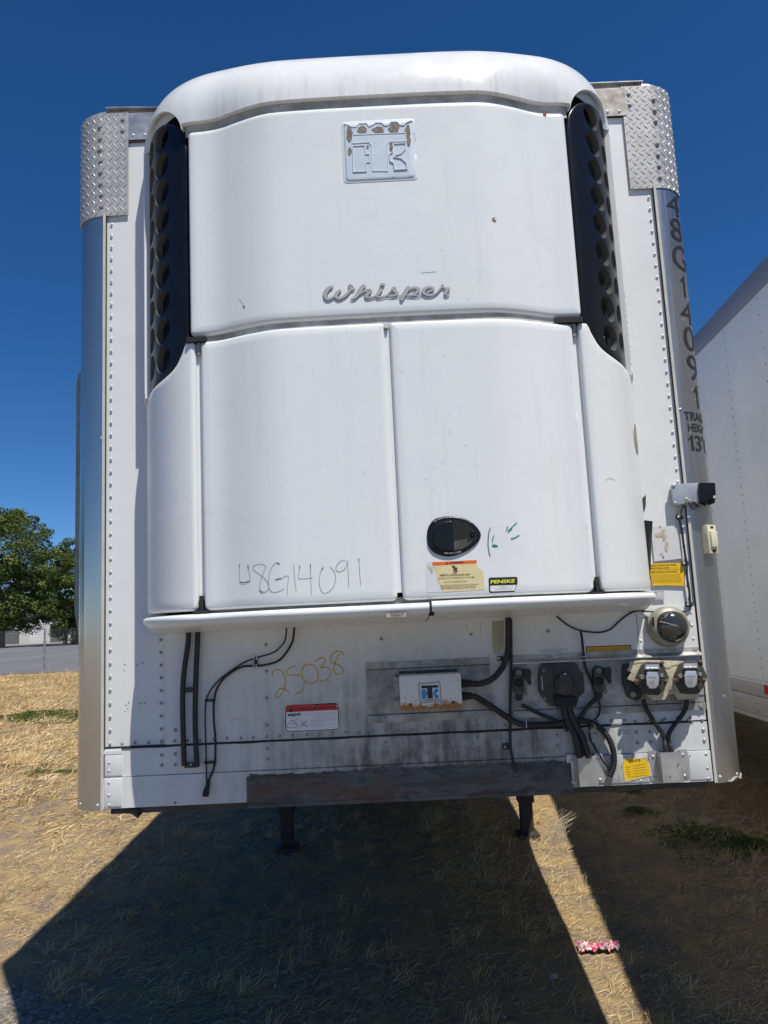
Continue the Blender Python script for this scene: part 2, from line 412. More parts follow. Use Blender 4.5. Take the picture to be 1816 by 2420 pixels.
# ------------------------------------------------------------------ surfaces
class Plane:
    def __init__(s, y): s.y = y
    def to2(s, u, v): p = PY(u, v, s.y); return (p[0], p[2])
    def to3(s, a, z, h=0.): return np.array([a, s.y-h, z])
    def out(s, p): return np.array([0, -1., 0])
PRO = [(0, -.462), (.2, -.461), (.36, -.456), (.42, -.447), (.475, -.430), (.53, -.408), (.58, -.386), (.62, -.373), (.66, -.367), (.72, -.36), (.785, -.33), (.845, -.28), (.897, -.217), (.938, -.148), (.966, -.075), (.978, 0)]
PRs = spline([np.array(p) for p in PRO], 6)
SX = np.array([p[0] for p in PRs]); SYv = np.array([p[1] for p in PRs]); SS = np.concatenate([[0], np.cumsum(np.hypot(np.diff(SX), np.diff(SYv)))])
SMAX = SS[-1]
class UnitSurf:
    def xy(s, a):
        q = abs(a); return np.interp(q, SS, SX)*(1 if a >= 0 else -1), np.interp(q, SS, SYv)
    def nrm(s, a):
        e = .006; x0, y0 = s.xy(max(-SMAX, a-e)); x1, y1 = s.xy(min(SMAX, a+e)); t = np.array([x1-x0, y1-y0]); t /= np.linalg.norm(t)+1e-12
        return np.array([t[1], -t[0]])
    def to3(s, a, z, h=0.):
        x, y = s.xy(a); n = s.nrm(a); return np.array([x+n[0]*h, y+n[1]*h, z])
    def to2(s, u, v):
        d = ray(u, v)
        for y in np.linspace(-.5, 0, 301):
            p = CAM+(y-CAM[1])/d[1]*d; ax = abs(p[0])
            if ax <= SX[-1] and y >= np.interp(ax, SX, SYv): return (np.interp(ax, SX, SS)*np.sign(p[0]), p[2])
        return (SMAX*np.sign(p[0]), p[2])
    def out(s, p): return np.array([p[0], -1.2 if abs(p[0]) < .7 else -.3, 0.])
class Corner:
    """rounded trailer corner: a = distance round the arc from the front face"""
    def __init__(s, sign, r=.13, cx=1.17): s.g = sign; s.r = r; s.cx = cx
    def to3(s, a, z, h=0.):
        r = s.r; q = a/s.r
        if a < 0: return np.array([s.g*(s.cx+a), -h, z])
        if q > math.pi/2: return np.array([s.g*(s.cx+r+h), r+(a-r*math.pi/2), z])
        return np.array([s.g*(s.cx+(r+h)*math.sin(q)), r-(r+h)*math.cos(q), z])
    def out(s, p): return np.array([s.g*(.1+max(0, abs(p[0])-s.cx)*8), -1+min(.95, max(0, abs(p[0])-s.cx)*7), 0])
WALL = Plane(0.); UNIT = UnitSurf()

def decal(name, pts, surf, m, parent, h=.0015, px=True, step=.05, thick=0.):
    L = [surf.to2(*p) for p in pts] if px else pts
    return patch(name, L, surf, m, parent, step=step, h0=h, thick=thick)
def stroke(name, strokes, surf, m, parent, w=.004, h=.0015, px=True, wscale=1., dh=.00018):
    """ribbons; stroke point = (u, v[, width in metres])"""
    V = []; Fc = []; k = 0
    for st in strokes:
        P = []
        for q in st:
            a = surf.to2(q[0], q[1]) if px else (q[0], q[1]); P.append(np.array([a[0], a[1], (q[2] if len(q) > 2 else w)*wscale]))
        P = spline(P, 6) if len(P) > 2 else [P[0]+(P[-1]-P[0])*t for t in np.linspace(0, 1, 5)]
        n = len(P); base = len(V)
        for i, p in enumerate(P):
            t = P[min(i+1, n-1)][:2]-P[max(i-1, 0)][:2]; t = t/(np.linalg.norm(t)+1e-12); nn = np.array([-t[1], t[0]]); ww = max(p[2], .0006)*.5
            if i in (0, n-1): ww *= .6
            V.append(surf.to3(*(p[:2]+nn*ww), h+k*dh)); V.append(surf.to3(*(p[:2]-nn*ww), h+k*dh))
        Fc += [(base+2*i, base+2*i+1, base+2*i+3, base+2*i+2) for i in range(n-1)]; k += 1
    return mesh(name, V, Fc, m, parent)
def text_mesh(s, bold=0., res=3):
    cu = bpy.data.curves.new('t', 'FONT'); cu.body = s; cu.size = 1; cu.offset = bold; cu.resolution_u = res; cu.fill_mode = 'FRONT'
    o = bpy.data.objects.new('t', cu); COL.objects.link(o); dg = bpy.context.evaluated_depsgraph_get(); dg.update()
    me = bpy.data.meshes.new_from_object(o.evaluated_get(dg)); V = np.array([v.co[:] for v in me.vertices]); Fc = [tuple(p.vertices) for p in me.polygons]
    bpy.data.objects.remove(o); bpy.data.curves.remove(cu); bpy.data.meshes.remove(me); return V, Fc
def text(name, s, a, b_, hpx, surf, m, parent, h=.0022, bold=0., sub=0, px=True, shear=0.):
    """baseline runs from a to b_, letter height hpx (pixels, or metres when px is False)"""
    V, Fc = text_mesh(s, bold)
    if not len(V): return None
    lo = V.min(0); hi = V.max(0); V = V-lo; wdt = hi[0]-lo[0]; hgt = hi[1]-lo[1]
    if px:
        A = np.array(surf.to2(*a)); B = np.array(surf.to2(*b_)); T = np.array(surf.to2(a[0], a[1]-hpx)); hm = abs(T[1]-A[1])
    else: A = np.array(a); B = np.array(b_); hm = hpx
    d = B-A; d1 = d/np.linalg.norm(d); n1 = np.array([-d1[1], d1[0]])
    out = []
    if sub:
        bm_ = bmesh.new(); vs = [bm_.verts.new(v) for v in V]
        for f in Fc:
            try: bm_.faces.new([vs[i] for i in f])
            except ValueError: pass
        bmesh.ops.triangulate(bm_, faces=bm_.faces)
        for _ in range(sub):
            bmesh.ops.subdivide_edges(bm_, edges=[e for e in bm_.edges if e.calc_length() > .08], cuts=1, use_grid_fill=False)
            bmesh.ops.triangulate(bm_, faces=bm_.faces)
        bm_.verts.index_update(); V = np.array([v.co[:] for v in bm_.verts]); Fc = [tuple(v.index for v in f.verts) for f in bm_.faces]; bm_.free()
    for v in V:
        yy = v[1]/hgt; q = A+d*(v[0]/wdt)+n1*hm*yy+d1*hm*yy*shear; out.append(surf.to3(q[0], q[1], h))
    return mesh(name, out, Fc, m, parent)
# rivets share three meshes
def dome_mesh(name, r, hgt, m, ring=False):
    prof = [(r, 0), (r*.95, hgt*.45), (r*.7, hgt*.8), (r*.3, hgt)]
    if ring: prof = [(r*1.35, 0), (r*1.3, hgt*.3), (r*.8, hgt*.35), (r*.75, hgt*.9), (r*.3, hgt)]
    b_ = MB().lathe(prof, (0, 0, 0), (0, -1, 0), 10); o = b_.build(name, m, None, True); me = o.data; bpy.data.objects.remove(o); return me
mat('bolt_grey', (.30, .295, .28), .45, .3, var=.3, vscale=60)
RV = {'w': dome_mesh('rivet', .0060, .0030, 'rivet_white'), 'd': dome_mesh('rivet', .0062, .003, 'rivet_dirty'), 's': dome_mesh('rivet', .0065, .0045, 'rivet_steel'), 'b': dome_mesh('bolt', .008, .006, 'bolt_grey', True)}
def rivet(x, z, kind='w', y=0., parent=None, rot=0., name='rivet'):
    o = bpy.data.objects.new(name, RV[kind]); COL.objects.link(o); o.parent = parent; o.location = (x, y, z); o.rotation_euler = (0, random.uniform(0, 3), rot) if rot == 0 else (0, 0, rot); return o
def rivets_px(pts, kind, y, parent, name='rivet'):
    for u, v in pts:
        p = PY(u, v, y); rivet(p[0], p[2], kind, y, parent, name=name)
def pl(y): return Plane(y)

# =================================================================== ground, road, horizon
GY = [-60, .4, .7, 3.5, 5.2, 26, 27.2, 112, 400, 1500]
GZ = [-.22, -.22, -.20, 0, .08, .42, .40, .78, .9, .9]
def gz0(x, y): return np.interp(y, GY, GZ)
def gz(x, y):
    b_ = gz0(x, y); n = 0.
    if y < 27:
        a = min(1., max(0., (y-.2)/3+.25)); n = (noise.noise((x*.5, y*.5, 3.1))*.07+noise.noise((x*1.7, y*1.7, 7.7))*.025+noise.noise((x*6, y*6, 1.3))*.008)*a
        n *= .25+.75*min(1, abs(27-y)/3)
    return float(b_)+n
def grid_ground():
    xs = np.concatenate([[-1200, -500, -200, -80, -50, -36, -28, -23], np.arange(-19, -6, .35), np.arange(-6, 5, .12), np.arange(5, 16, .6), [18, 24, 36, 60, 120, 300, 700, 1200]])
    ys = np.concatenate([[-900, -300, -90, -40, -20, -12, -8, -5, -3, -2, -1], np.arange(-.5, 8, .12), np.arange(8, 27.3, .35), [28, 30, 34, 40, 50, 60, 75, 90, 105, 112, 130, 180, 300, 600, 1500]])
    V = [(x, y, gz(x, y)) for y in ys for x in xs]; nx = len(xs)
    Fc = [(j*nx+i, j*nx+i+1, (j+1)*nx+i+1, (j+1)*nx+i) for j in range(len(ys)-1) for i in range(nx-1)]
    me = bpy.data.meshes.new('ground'); me.from_pydata(V, [], Fc); shade(me, True); return me
m, nt, b = nodes('dry_ground'); v = mapping(nt)
n1 = noi(nt, v, .55, 8, .6, .5); n2 = noi(nt, v, 3.5, 8, .7, .3); n3 = noi(nt, v, 40, 6, .7); n4 = noi(nt, mapping(nt, (5, 22, 5)), 7, 8, .7, .9)
straw = ramp(nt, n4, [(.28, (.24, .155, .07)), (.5, (.46, .33, .16)), (.72, (.63, .47, .25))])
dirt = ramp(nt, n3, [(.3, (.20, .15, .105)), (.7, (.34, .275, .21))])
col = mixc(nt, ramp(nt, n2, [(.42, (0, 0, 0)), (.62, (1, 1, 1))]), dirt, straw)
col = mixc(nt, ramp(nt, n1, [(.58, (0, 0, 0)), (.74, (.5,)*3)]), col, (.075, .08, .032))
sx = nt.nodes.new('ShaderNodeSeparateXYZ'); nt.links.new(v, sx.inputs[0])
# gravel apron in front of the trailers: position plus ragged edge
e = mathn(nt, 'ADD', mathn(nt, 'MULTIPLY', mathn(nt, 'SUBTRACT', n1, .5), 1.6), mathn(nt, 'MULTIPLY', mathn(nt, 'SUBTRACT', n2, .5), .9))
q = mathn(nt, 'ADD', mathn(nt, 'ADD', sx.outputs[1], mathn(nt, 'MULTIPLY', sx.outputs[0], .55)), e)
mr = N(nt, 'ShaderNodeMapRange'); nt.links.new(q, mr.inputs[0]); mr.inputs[1].default_value = .75; mr.inputs[2].default_value = .35
vor = N(nt, 'ShaderNodeTexVoronoi', Scale=55); nt.links.new(v, vor.inputs['Vector'])
grv = ramp(nt, vor.outputs['Color'], [(.1, (.15, .13, .105)), (.5, (.26, .23, .195)), (.95, (.46, .42, .36))])
grv = mixc(nt, ramp(nt, n2, [(.45, (0, 0, 0)), (.7, (.6,)*3)]), grv, (.17, .135, .10))
col = mixc(nt, mr.outputs[0], col, grv)
nt.links.new(col, b.inputs['Base Color']); b.inputs['Roughness'].default_value = .95; b.inputs['Specular IOR Level'].default_value = .15
hh = mathn(nt, 'ADD', mathn(nt, 'MULTIPLY', n3, .6), mathn(nt, 'MULTIPLY', n4, .8)); bump(nt, b, hh, .9, .02); MATS['dry_ground'] = m
g_me = grid_ground(); g_me.materials.append(m); ground = new_obj('ground', g_me); tag(ground, 'sloping dusty ground of dry straw and gravel under the trailers', kind='structure')

m, nt, b = nodes('asphalt'); v = mapping(nt)
c1 = ramp(nt, noi(nt, mapping(nt, (1, .25, 1)), .35, 7, .6), [(.3, (.125, .127, .13)), (.7, (.185, .185, .183))])
c1 = mixc(nt, ramp(nt, noi(nt, mapping(nt, (.12, .9, 1)), .5, 5, .5, 1.), [(.6, (0, 0, 0)), (.72, (.5,)*3)]), c1, (.09, .09, .092))
nt.links.new(c1, b.inputs['Base Color']); b.inputs['Roughness'].default_value = .9; MATS['asphalt'] = m
mat('concrete', (.42, .41, .39), .85, var=.15, vscale=.6)
def strip(name, y0, y1, dz, mt, x0=-400, x1=400):
    ys = sorted(set([y0, y1]+[y for y in GY if y0 < y < y1])); V = []
    for y in ys: V += [(x0, y, gz0(0, y)+dz), (x1, y, gz0(0, y)+dz)]
    return mesh(name, V, [(2*i, 2*i+1, 2*i+3, 2*i+2) for i in range(len(ys)-1)], mt)
tag(strip('road', 27.6, 108.5, .02, 'asphalt'), 'grey asphalt lot beyond the chain link fence', kind='structure')
kb = MB().box((-400, 108.5, .70), (400, 111.5, .90)); tag(kb.build('pavement', 'concrete'), 'pale concrete kerb and walk along the far side', kind='structure')

# =================================================================== our trailer
T = empty('semi_trailer'); tag(T, 'white refrigerated semi trailer seen head on with cooling unit on its nose', 'trailer', 'parked semi trailers')
XW = 1.1635   # half width of the flat front
# --- body shell
LEN = 14.6
def arc(cx, cy, r, a0, a1, n): return [(cx+r*math.cos(math.radians(a0+(a1-a0)*k/n)), cy+r*math.sin(math.radians(a0+(a1-a0)*k/n))) for k in range(n+1)]
mb = MB()
for s in (-1, 1):
    mb.add([(s*1.30, .13, 1.17), (s*1.30, LEN, 1.17), (s*1.30, LEN, 4.05), (s*1.30, .13, 4.05), (s*1.27, .13, 1.17), (s*1.27, LEN, 1.17), (s*1.27, LEN, 4.05), (s*1.27, .13, 4.05)],
           [(0, 1, 2, 3), (4, 7, 6, 5), (0, 4, 5, 1), (3, 2, 6, 7), (1, 5, 6, 2)])
mb.build('side_wall', 'side_white', T)
mesh('rear_doors', [(-1.27, LEN-.01, 1.17), (1.27, LEN-.01, 1.17), (1.27, LEN-.01, 4.05), (-1.27, LEN-.01, 4.05)], [(0, 1, 2, 3)], 'side_white', T)
ro = [(-1.17, .0)]+arc(-1.17, .13, .13, 270, 180, 6)[1:]+[(-1.30, LEN), (1.30, LEN)]+arc(1.17, .13, .13, 0, -90, 6)
mb = MB(); n = len(ro); 
mb.add([(x, y, 4.052) for x, y in ro]+[(x*.99, y+.01, 4.075) for x, y in ro], [tuple(range(n))[::-1], tuple(range(n, 2*n))]+[(i, (i+1) % n, (i+1) % n+n, i+n) for i in range(n)])
mb.build('roof', 'mill_aluminium', T)
mesh('floor_pan', [(x, y, 1.175) for x, y in ro], [tuple(range(n))], 'frame_black', T)
# roof flashing: thin buckled strip peeking over the top rail
fl = []
for i, x in enumerate(np.linspace(-1.16, 1.16, 60)):
    fl.append((x, -.012, 4.075+.006*noise.noise((x*3, 0, 0))+.004*math.sin(x*9))); fl.append((x, .08, 4.088+.006*noise.noise((x*3, 1, 0))))
V = fl+[(a, b_, c-.004) for a, b_, c in fl]; k = len(fl)
Fc = [(2*i, 2*i+1, 2*i+3, 2*i+2) for i in range(59)]+[(k+2*i, k+2*i+2, k+2*i+3, k+2*i+1) for i in range(59)]+[(2*i, 2*i+2, k+2*i+2, k+2*i) for i in range(59)]
mesh('roof_flashing', V, Fc, 'mill_aluminium', T)
# --- front sheets
front = mesh('front_wall', *(lambda xs, zs: ([(x, 0, z) for z in zs for x in xs], [(j*len(xs)+i, j*len(xs)+i+1, (j+1)*len(xs)+i+1, (j+1)*len(xs)+i) for j in range(len(zs)-1) for i in range(len(xs)-1)]))(np.linspace(-XW, XW, 40), np.linspace(1.17, 4.05, 50)), 'wall_white', T)
for vtx in front.data.vertices:
    x, y, z = vtx.co; vtx.co.y = .0025*noise.noise((x*2.2, 0, z*1.6))*(1 if abs(x) > .93 else .6)+.003
shade(front.data, True)
MB().box((-.921, -.0035, 1.397), (.921, .0, 1.83)).build('lower_sheet', 'wall_white', T)
MB().box((.924, -.0035, 1.397), (1.153, .0, 1.83)).build('edge_sheet', 'wall_white', T)
MB().box((-XW+.006, -.005, 1.287), (XW-.01, .004, 1.3905)).build('base_rail', 'wall_white', T)
MB().box((-XW+.006, -.009, 1.172), (XW-.01, .004, 1.2845)).build('bottom_rail', 'wall_white', T)
MB().box((-XW, -.002, 1.376), (XW, .002, 1.398)).build('seam_gap', 'cable_black', T)
MB().box((-XW+.004, -.0085, 1.372), (-1.088, -.001, 1.384)).build('corner_patch', 'wall_white', T)
MB().box((-1.152, -.0125, 1.18), (-1.088, -.005, 1.281)).box((-1.152, -.0095, 1.292), (-1.088, -.004, 1.368)).build('corner_patch', 'wall_white', T, bevel=.001)
# ragged sealant bead on the seam
seal = [(x, -.006+.001*noise.noise((x*20, 0, 0)), 1.392+.0035*noise.noise((x*9, 2, 0))) for x in np.linspace(-1.09, 1.10, 160)]
MB().tube(seal, .0034, 6).build('seam_sealant', 'cable_black', T, True)
# top rail with stained plates
MB().box((-XW, -.006, 3.925), (XW, .002, 4.050)).build('top_rail', 'mill_aluminium', T)
MB().box((.86, -.010, 3.918), (1.078, -.006, 4.044)).build('stained_plate', 'stained_steel', T)
MB().box((-XW, -.004, 3.915), (XW, .002, 3.922)).build('rail_joint', 'cable_black', T)
# --- rounded corner posts
for s in (-1, 1):
    S_ = Corner(s, .13, 1.17); V = []; Fc = []; A = np.linspace(-.005, .13*math.pi/2+.10, 26); Z = [1.163, 1.8, 2.6, 3.4, 4.05]
    for z in Z:
        for a in A: V.append(S_.to3(a, z, .004))
    for j in range(len(Z)-1): Fc += [(j*26+i, j*26+i+1, (j+1)*26+i+1, (j+1)*26+i) for i in range(25)]
    k = len(V); V += [S_.to3(a, 1.163, -.02) for a in A]; Fc += [(i, k+i, k+i+1, i+1) for i in range(25)]
    p = mesh('corner_post', V, Fc, 'polished_post' if s < 0 else 'dull_post', T, True, 50)
    p['label'] = 'mirror bright rounded corner post' if s < 0 else 'dull grey rounded corner post with black numbers'
    for bb, mm, nm in (((1.1555, -.008, 1.168), 'cable_black', 'post_gap'), ((1.1575, -.012, 1.166), 'trim_cream', 'post_trim')):
        x1 = 1.159 if nm == 'post_gap' else 1.168
        a_ = (bb[0], bb[1], bb[2]); b2 = (x1, .002, 3.59)
        if s < 0: a_, b2 = (-x1, bb[1], bb[2]), (-bb[0], .002, 3.59)
        MB().box(a_, b2).build(nm, mm, T)
    for a in (.012, .10):
        q = S_.to3(a, 1.185, .004); rivet(q[0], q[2], 'w', q[1], p, s*a/.13 if a > .02 else 1e-4)
q = Corner(-1).to3(.008, 2.72, .004); rivet(*PY(*cD([(667, 1207)])[0], 0)[[0, 2]], kind='s', y=-.005, parent=T)
p_ = PY(*cF([(1083, 1018)])[0], 0); rivet(p_[0], p_[2], 's', -.004, T)
# dark patch: damaged right post foot
rp = Corner(1)
MB().tube([rp.to3(a, 1.170+.006*math.sin(a*90), .006) for a in np.linspace(.04, .18, 12)], .004, 6).build('crumpled_edge', 'rivet_steel', T, True)
# --- rivet columns
def col(x, z0, z1, kind, y=0.): 
    z = z0
    while z < z1: rivet(x, z+random.uniform(-.0008, .0008), kind, y, front); z += .0508
col(-1.136, 1.412, 3.56, 'w'); col(1.139, 1.43+.0508*8.6, 3.56, 'w')
for z in (1.345, 1.315): rivet(-1.136, z-.004, 'w', -.009, front)
for z in (1.268, 1.222, 1.186): rivet(-1.136, z, 'w', -.012, front)
x = -1.09
while x < 1.12:
    if not (.75 < x < 1.0 and random.random() < .5): rivet(x+random.uniform(-.002, .002), 1.408+random.uniform(-.002, .003), 'd', -.0035, front)
    x += .0508
for k in range(9): rivet(-.938, 1.407+k*.0485, 'd', 0, front)
rivets_px(cL([(812, 1628), (824, 1760), (838, 1900), (275, 1785), (288, 1922)]), 'w', -.003, front)
rivets_px(cG([(1145, 1592), (1057, 1757), (1145, 1750), (1057, 1823), (1145, 1820), (1145, 2068)]), 'd', -.009, front)
rivets_px(cH([(760, 410), (763, 620), (765, 830), (768, 1042), (770, 1230), (775, 1310)]), 'd', -.006, front)
rivets_px(cI([(337, 365), (1042, 330), (1645, 305), (372, 1180), (375, 1260), (1095, 1147), (1098, 1228)]), 'd', -.006, front)
rivets_px(cN([(790, 1130), (800, 1245)]), 'd', -.006, front)
rivets_px(cJ([(135, 268)]), 'd', -.006, front)
rivets_px(cM([(518, 958), (650, 955), (527, 1062), (658, 1055), (770, 845), (640, 855), (505, 852)]), 'd', -.006, front)
rivets_px(cM([(1165, 832), (1033, 835), (1175, 932), (1187, 1035)]), 's', -.006, front)
rivets_px(cM([(1200, 1172), (1215, 1310), (1225, 1412), (561, 1436)]), 's', -.010, front)
rivets_px(cA([(456, 660), (533, 658)]), 'w', -.006, front); rivets_px(cC([(610, 508), (687, 505)]), 's', -.010, front)
rivets_px(cG([(704, 2095)]), 'w', -.010, front)
# small drilled holes and scuffs on the left sheet
for q in cG([(817, 1165), (892, 1168), (932, 1153), (825, 1430), (842, 1413), (915, 1418), (944, 1415)]):
    decal('drill_hole', [(q[0]-1.6, q[1]-1.4), (q[0]+1.5, q[1]-1.6), (q[0]+1.7, q[1]+1.2), (q[0]-1.2, q[1]+1.7)], pl(-.0045), 'ink_black', T)
# --- tread plate guards
for s in (-1, 1):
    S_ = Corner(s, .134, 1.17); a0, a1 = -.107, .134*math.pi/2+.06; A = np.linspace(a0, a1, 40); V = []; Z = np.linspace(3.580, 4.053, 6)
    for h in (.004, .0075):
        for z in Z:
            for a in A: V.append(S_.to3(a, z, h))
    nA = len(A); L0 = len(Z)*nA; Fc = []
    for j in range(len(Z)-1): Fc += [(L0+j*nA+i, L0+j*nA+i+1, L0+(j+1)*nA+i+1, L0+(j+1)*nA+i) for i in range(nA-1)]
    Fc += [(i, i+1, L0+i+1, L0+i) for i in range(nA-1)]+[((len(Z)-1)*nA+i+1, (len(Z)-1)*nA+i, L0+(len(Z)-1)*nA+i, L0+(len(Z)-1)*nA+i+1) for i in range(nA-1)]
    Fc += [(j*nA, L0+j*nA, L0+(j+1)*nA, (j+1)*nA) for j in range(len(Z)-1)]
    g_ = mesh('tread_plate_guard', V, Fc, 'tread_plate', T, True, 30); g_['label'] = 'left tread plate corner guard' if s < 0 else 'right tread plate corner guard'
    # one lozenge mesh, two leanings, each lug its own object
    lug = []
    for sg in (1, -1):
        Lv = []; cs, sn = math.cos(math.radians(45)), sg*math.sin(math.radians(45))
        for (u, w_, h) in ((-.0145, 0, 0), (-.006, -.0026, 0), (.006, -.0026, 0), (.0145, 0, 0), (.006, .0026, 0), (-.006, .0026, 0), (-.010, 0, .0016), (.010, 0, .0016), (0, -.0011, .0022), (0, .0011, .0022)):
            Lv.append((u*cs-w_*sn, -h, u*sn+w_*cs))
        me = bpy.data.meshes.new('tread_lug'); me.from_pydata(Lv, [], [(0, 1, 6), (1, 2, 8, 6), (2, 3, 7), (2, 7, 8), (3, 4, 7), (4, 5, 9), (4, 9, 7), (5, 0, 6), (5, 6, 9), (6, 8, 9), (8, 7, 9)]); me.materials.append(MATS['tread_lug']); lug.append(me)
    j = 0; z = 3.590
    while z < 4.05:
        i = 0; a = a0+.012+(.0155 if j % 2 else 0)
        while a < a1-.075:
            q = S_.to3(a, z, .0073); phi = min(max(a/.134, 0), math.pi/2)
            o = bpy.data.objects.new('tread_lug', lug[j % 2]); COL.objects.link(o); o.parent = g_; o.location = q; o.rotation_euler = (0, 0, s*phi)
            a += .031; i += 1
        z += .0208; j += 1
    for pxs in ([cA([(390, 560), (388, 632), (240, 608), (243, 684), (240, 757), (245, 830), (245, 905), (246, 980), (250, 1052), (250, 1130)])] if s < 0 else [cC([(748, 392), (755, 463), (913, 426), (921, 498), (926, 569), (936, 716), (942, 790), (948, 862), (954, 937)])]):
        for u, v in pxs:
            p = PY(u, v, -.006); rivet(p[0], p[2], 'b', -.0075, g_)
# --- lettering down the right corner
SC = Corner(1)
ONE = [(.52, 0), (.86, 0), (.86, 1), (.64, 1), (.50, .88), (.14, .76), (.14, .62), (.52, .74)]
def ctext(s, a0, v_top, v_bot, wd, name='number', y=.03, bold=.02):
    zt = PY(1625 if v_top > 900 else 1600, v_top, y)[2]; zb = PY(1625 if v_top > 900 else 1600, v_bot, y)[2]
    if s == '1': return patch(name, [(a0+wd*p_*1.05, zb+(zt-zb)*q_) for p_, q_ in ONE], SC, 'decal_letter', T, step=.01, h0=.0055)
    return text(name, s, (a0, zb), (a0+wd, zb), zt-zb, SC, 'decal_letter', T, .0055, bold, 3, px=False)
for ch, v0, v1, a0, wd in (('4', 460, 511, .042, .075), ('8', 517, 572, .050, .066), ('G', 581, 640, .044, .084), ('1', 652, 703, .071, .032), ('4', 712, 768, .056, .075), ('0', 773, 832, .058, .072), ('9', 840, 902, .062, .070), ('1', 911, 966, .080, .032)):
    ctext(ch, a0-.004, v0, v1, wd*1.18, bold=.0)
ctext('TRAILER', .018, 977, 998, .165, 'lettering', bold=.012); ctext('HEIGHT', .030, 1004, 1024, .135, 'lettering', bold=.012); ctext('1', .022, 1031, 1070, .028, 'lettering'); ctext("3'6\"", .056, 1031, 1070, .137, 'lettering', bold=.012)
for pt in ((.07, 3.45), (.075, 3.40), (.09, 3.32), (.06, 3.0), (.07, 2.70), (.085, 2.66), (.06, 1.48), (.068, 1.475), (.05, 2.2)):
    stroke('scratch', [[(pt[0], pt[1]), (pt[0]+.006, pt[1]+.007)]], SC, 'decal_white', T, w=.002, h=.0052, px=False)
# --- housing on the left side wall
sp = [(PY(u, v, .26)[2]) for u, v in ((186, 880), (187, 1540))]
mb = MB()
prof = [(sp[1]-.03, .0), (sp[1]+.03, .035), (sp[1]+.16, .062), (sp[0]-.07, .062), (sp[0]-.03, .055), (sp[0], .035), (sp[0]+.012, .0)]
V = []; 
for y in (.20, .42):
    for z, d in prof: V.append((-1.30-d, y, z))
k = len(prof); mb.add(V, [tuple(range(k)), tuple(range(2*k-1, k-1, -1))]+[(i, i+k, (i+1) % k+k, (i+1) % k) for i in range(k)])
o = mb.build('side_housing', 'housing_grey', T, True, 40); o['label'] = 'grey housing running down the left side wall'
# --- underside
MB().box((-.612, -.0135, 1.162), (.625, .35, 1.266)).build('coupler_beam', 'greasy_beam', T, bevel=.006)
MB().box((-1.14, .02, 1.145), (-.612, .3, 1.168)).box((.625, .02, 1.145), (1.14, .3, 1.168)).build('sill', 'grease_steel', T)
MB().add([(-.60, .02, 1.158), (.61, .02, 1.158), (.61, .22, 1.118), (-.60, .22, 1.118), (.61, 1.3, 1.118), (-.60, 1.3, 1.118)], [(0, 1, 2, 3), (3, 2, 4, 5)]).build('coupler_plate', 'frame_black', T)
MB().add([(-1.085, .0, 1.166), (-1.03, .0, 1.166), (-1.03, .09, 1.166), (-1.04, .09, 1.13), (-1.03, 0, 1.13)], [(0, 1, 2), (1, 2, 3, 4), (0, 1, 4), (0, 2, 3), (0, 3, 4)]).build('sill_bracket', 'frame_black', T)
# grease smeared up from the beam on to the bottom rail
def smear(x0, x1, z0, zt_, seed, y=-.0092):
    xs_ = np.linspace(x0, x1, int((x1-x0)/.005)+3); up_ = [(x, z0+(zt_-z0)*max(.05, .40+.30*noise.noise((x*6+seed, seed, 0))+.30*noise.noise((x*28, seed, 3))+.25*noise.noise((x*90, seed, 7)))) for x in xs_]
    patch('grease_smear', [(x0, z0-.006), (x1, z0-.006)]+up_[::-1], Plane(y), 'greasy_beam', T, step=.03, h0=.0008)
smear(-.60, .60, 1.262, 1.284, 1); smear(-.2, .62, 1.262, 1.289, 5, -.0101); 
MB().box((-.61, -.0150, 1.150), (.62, .02, 1.1655)).build('beam_lip', 'greasy_beam', T, bevel=.002)
cm = None
for i in range(34):
    y = 1.5+i*.385
    if cm is None:
        mb = MB().box((-1.22, y-.04, 1.155), (1.22, y+.04, 1.165)).box((-1.22, y-.04, 1.06), (1.22, y+.04, 1.07)).box((-1.22, y-.004, 1.07), (1.22, y+.004, 1.155)); cm = mb.build('cross_member', 'frame_black', T); y0 = y
    else:
        o = cm.copy(); COL.objects.link(o); o.parent = T; o.location = (0, y-y0, 0)
MB().box((-.5, 1.3, .98), (-.44, 14, 1.055)).box((.44, 1.3, .98), (.5, 14, 1.055)).build('frame_rail', 'frame_black', T)
for s in (-1, 1):
    x = s*.985
    mb = MB().box((x-.065, 3.52, .30), (x+.065, 3.65, 1.06)).box((x-.05, 3.535, .05), (x+.05, 3.635, .45))
    lg = mb.build('landing_leg', 'frame_black', T, bevel=.006)
    ft = MB().box((x-.085, 3.48, gz(x, 3.55)-.01), (x+.085, 3.69, gz(x, 3.55)+.035)).build('foot', 'frame_black', lg, bevel=.004)
    MB().add([(x-.05*s, 3.52, .75), (x-.05*s, 3.64, .75), (x-.55*s, 3.56, 1.06), (x-.55*s, 3.60, 1.06), (x-.05*s, 3.52, .79), (x-.05*s, 3.64, .79), (x-.51*s, 3.56, 1.06), (x-.51*s, 3.60, 1.06)], [(0, 1, 3, 2), (4, 6, 7, 5), (0, 2, 6, 4), (1, 5, 7, 3)]).build('brace', 'frame_black', lg)
MB().tube([(-.95, 3.58, .82), (.95, 3.58, .82)], .02, 8).build('cross_shaft', 'frame_black', T, True)
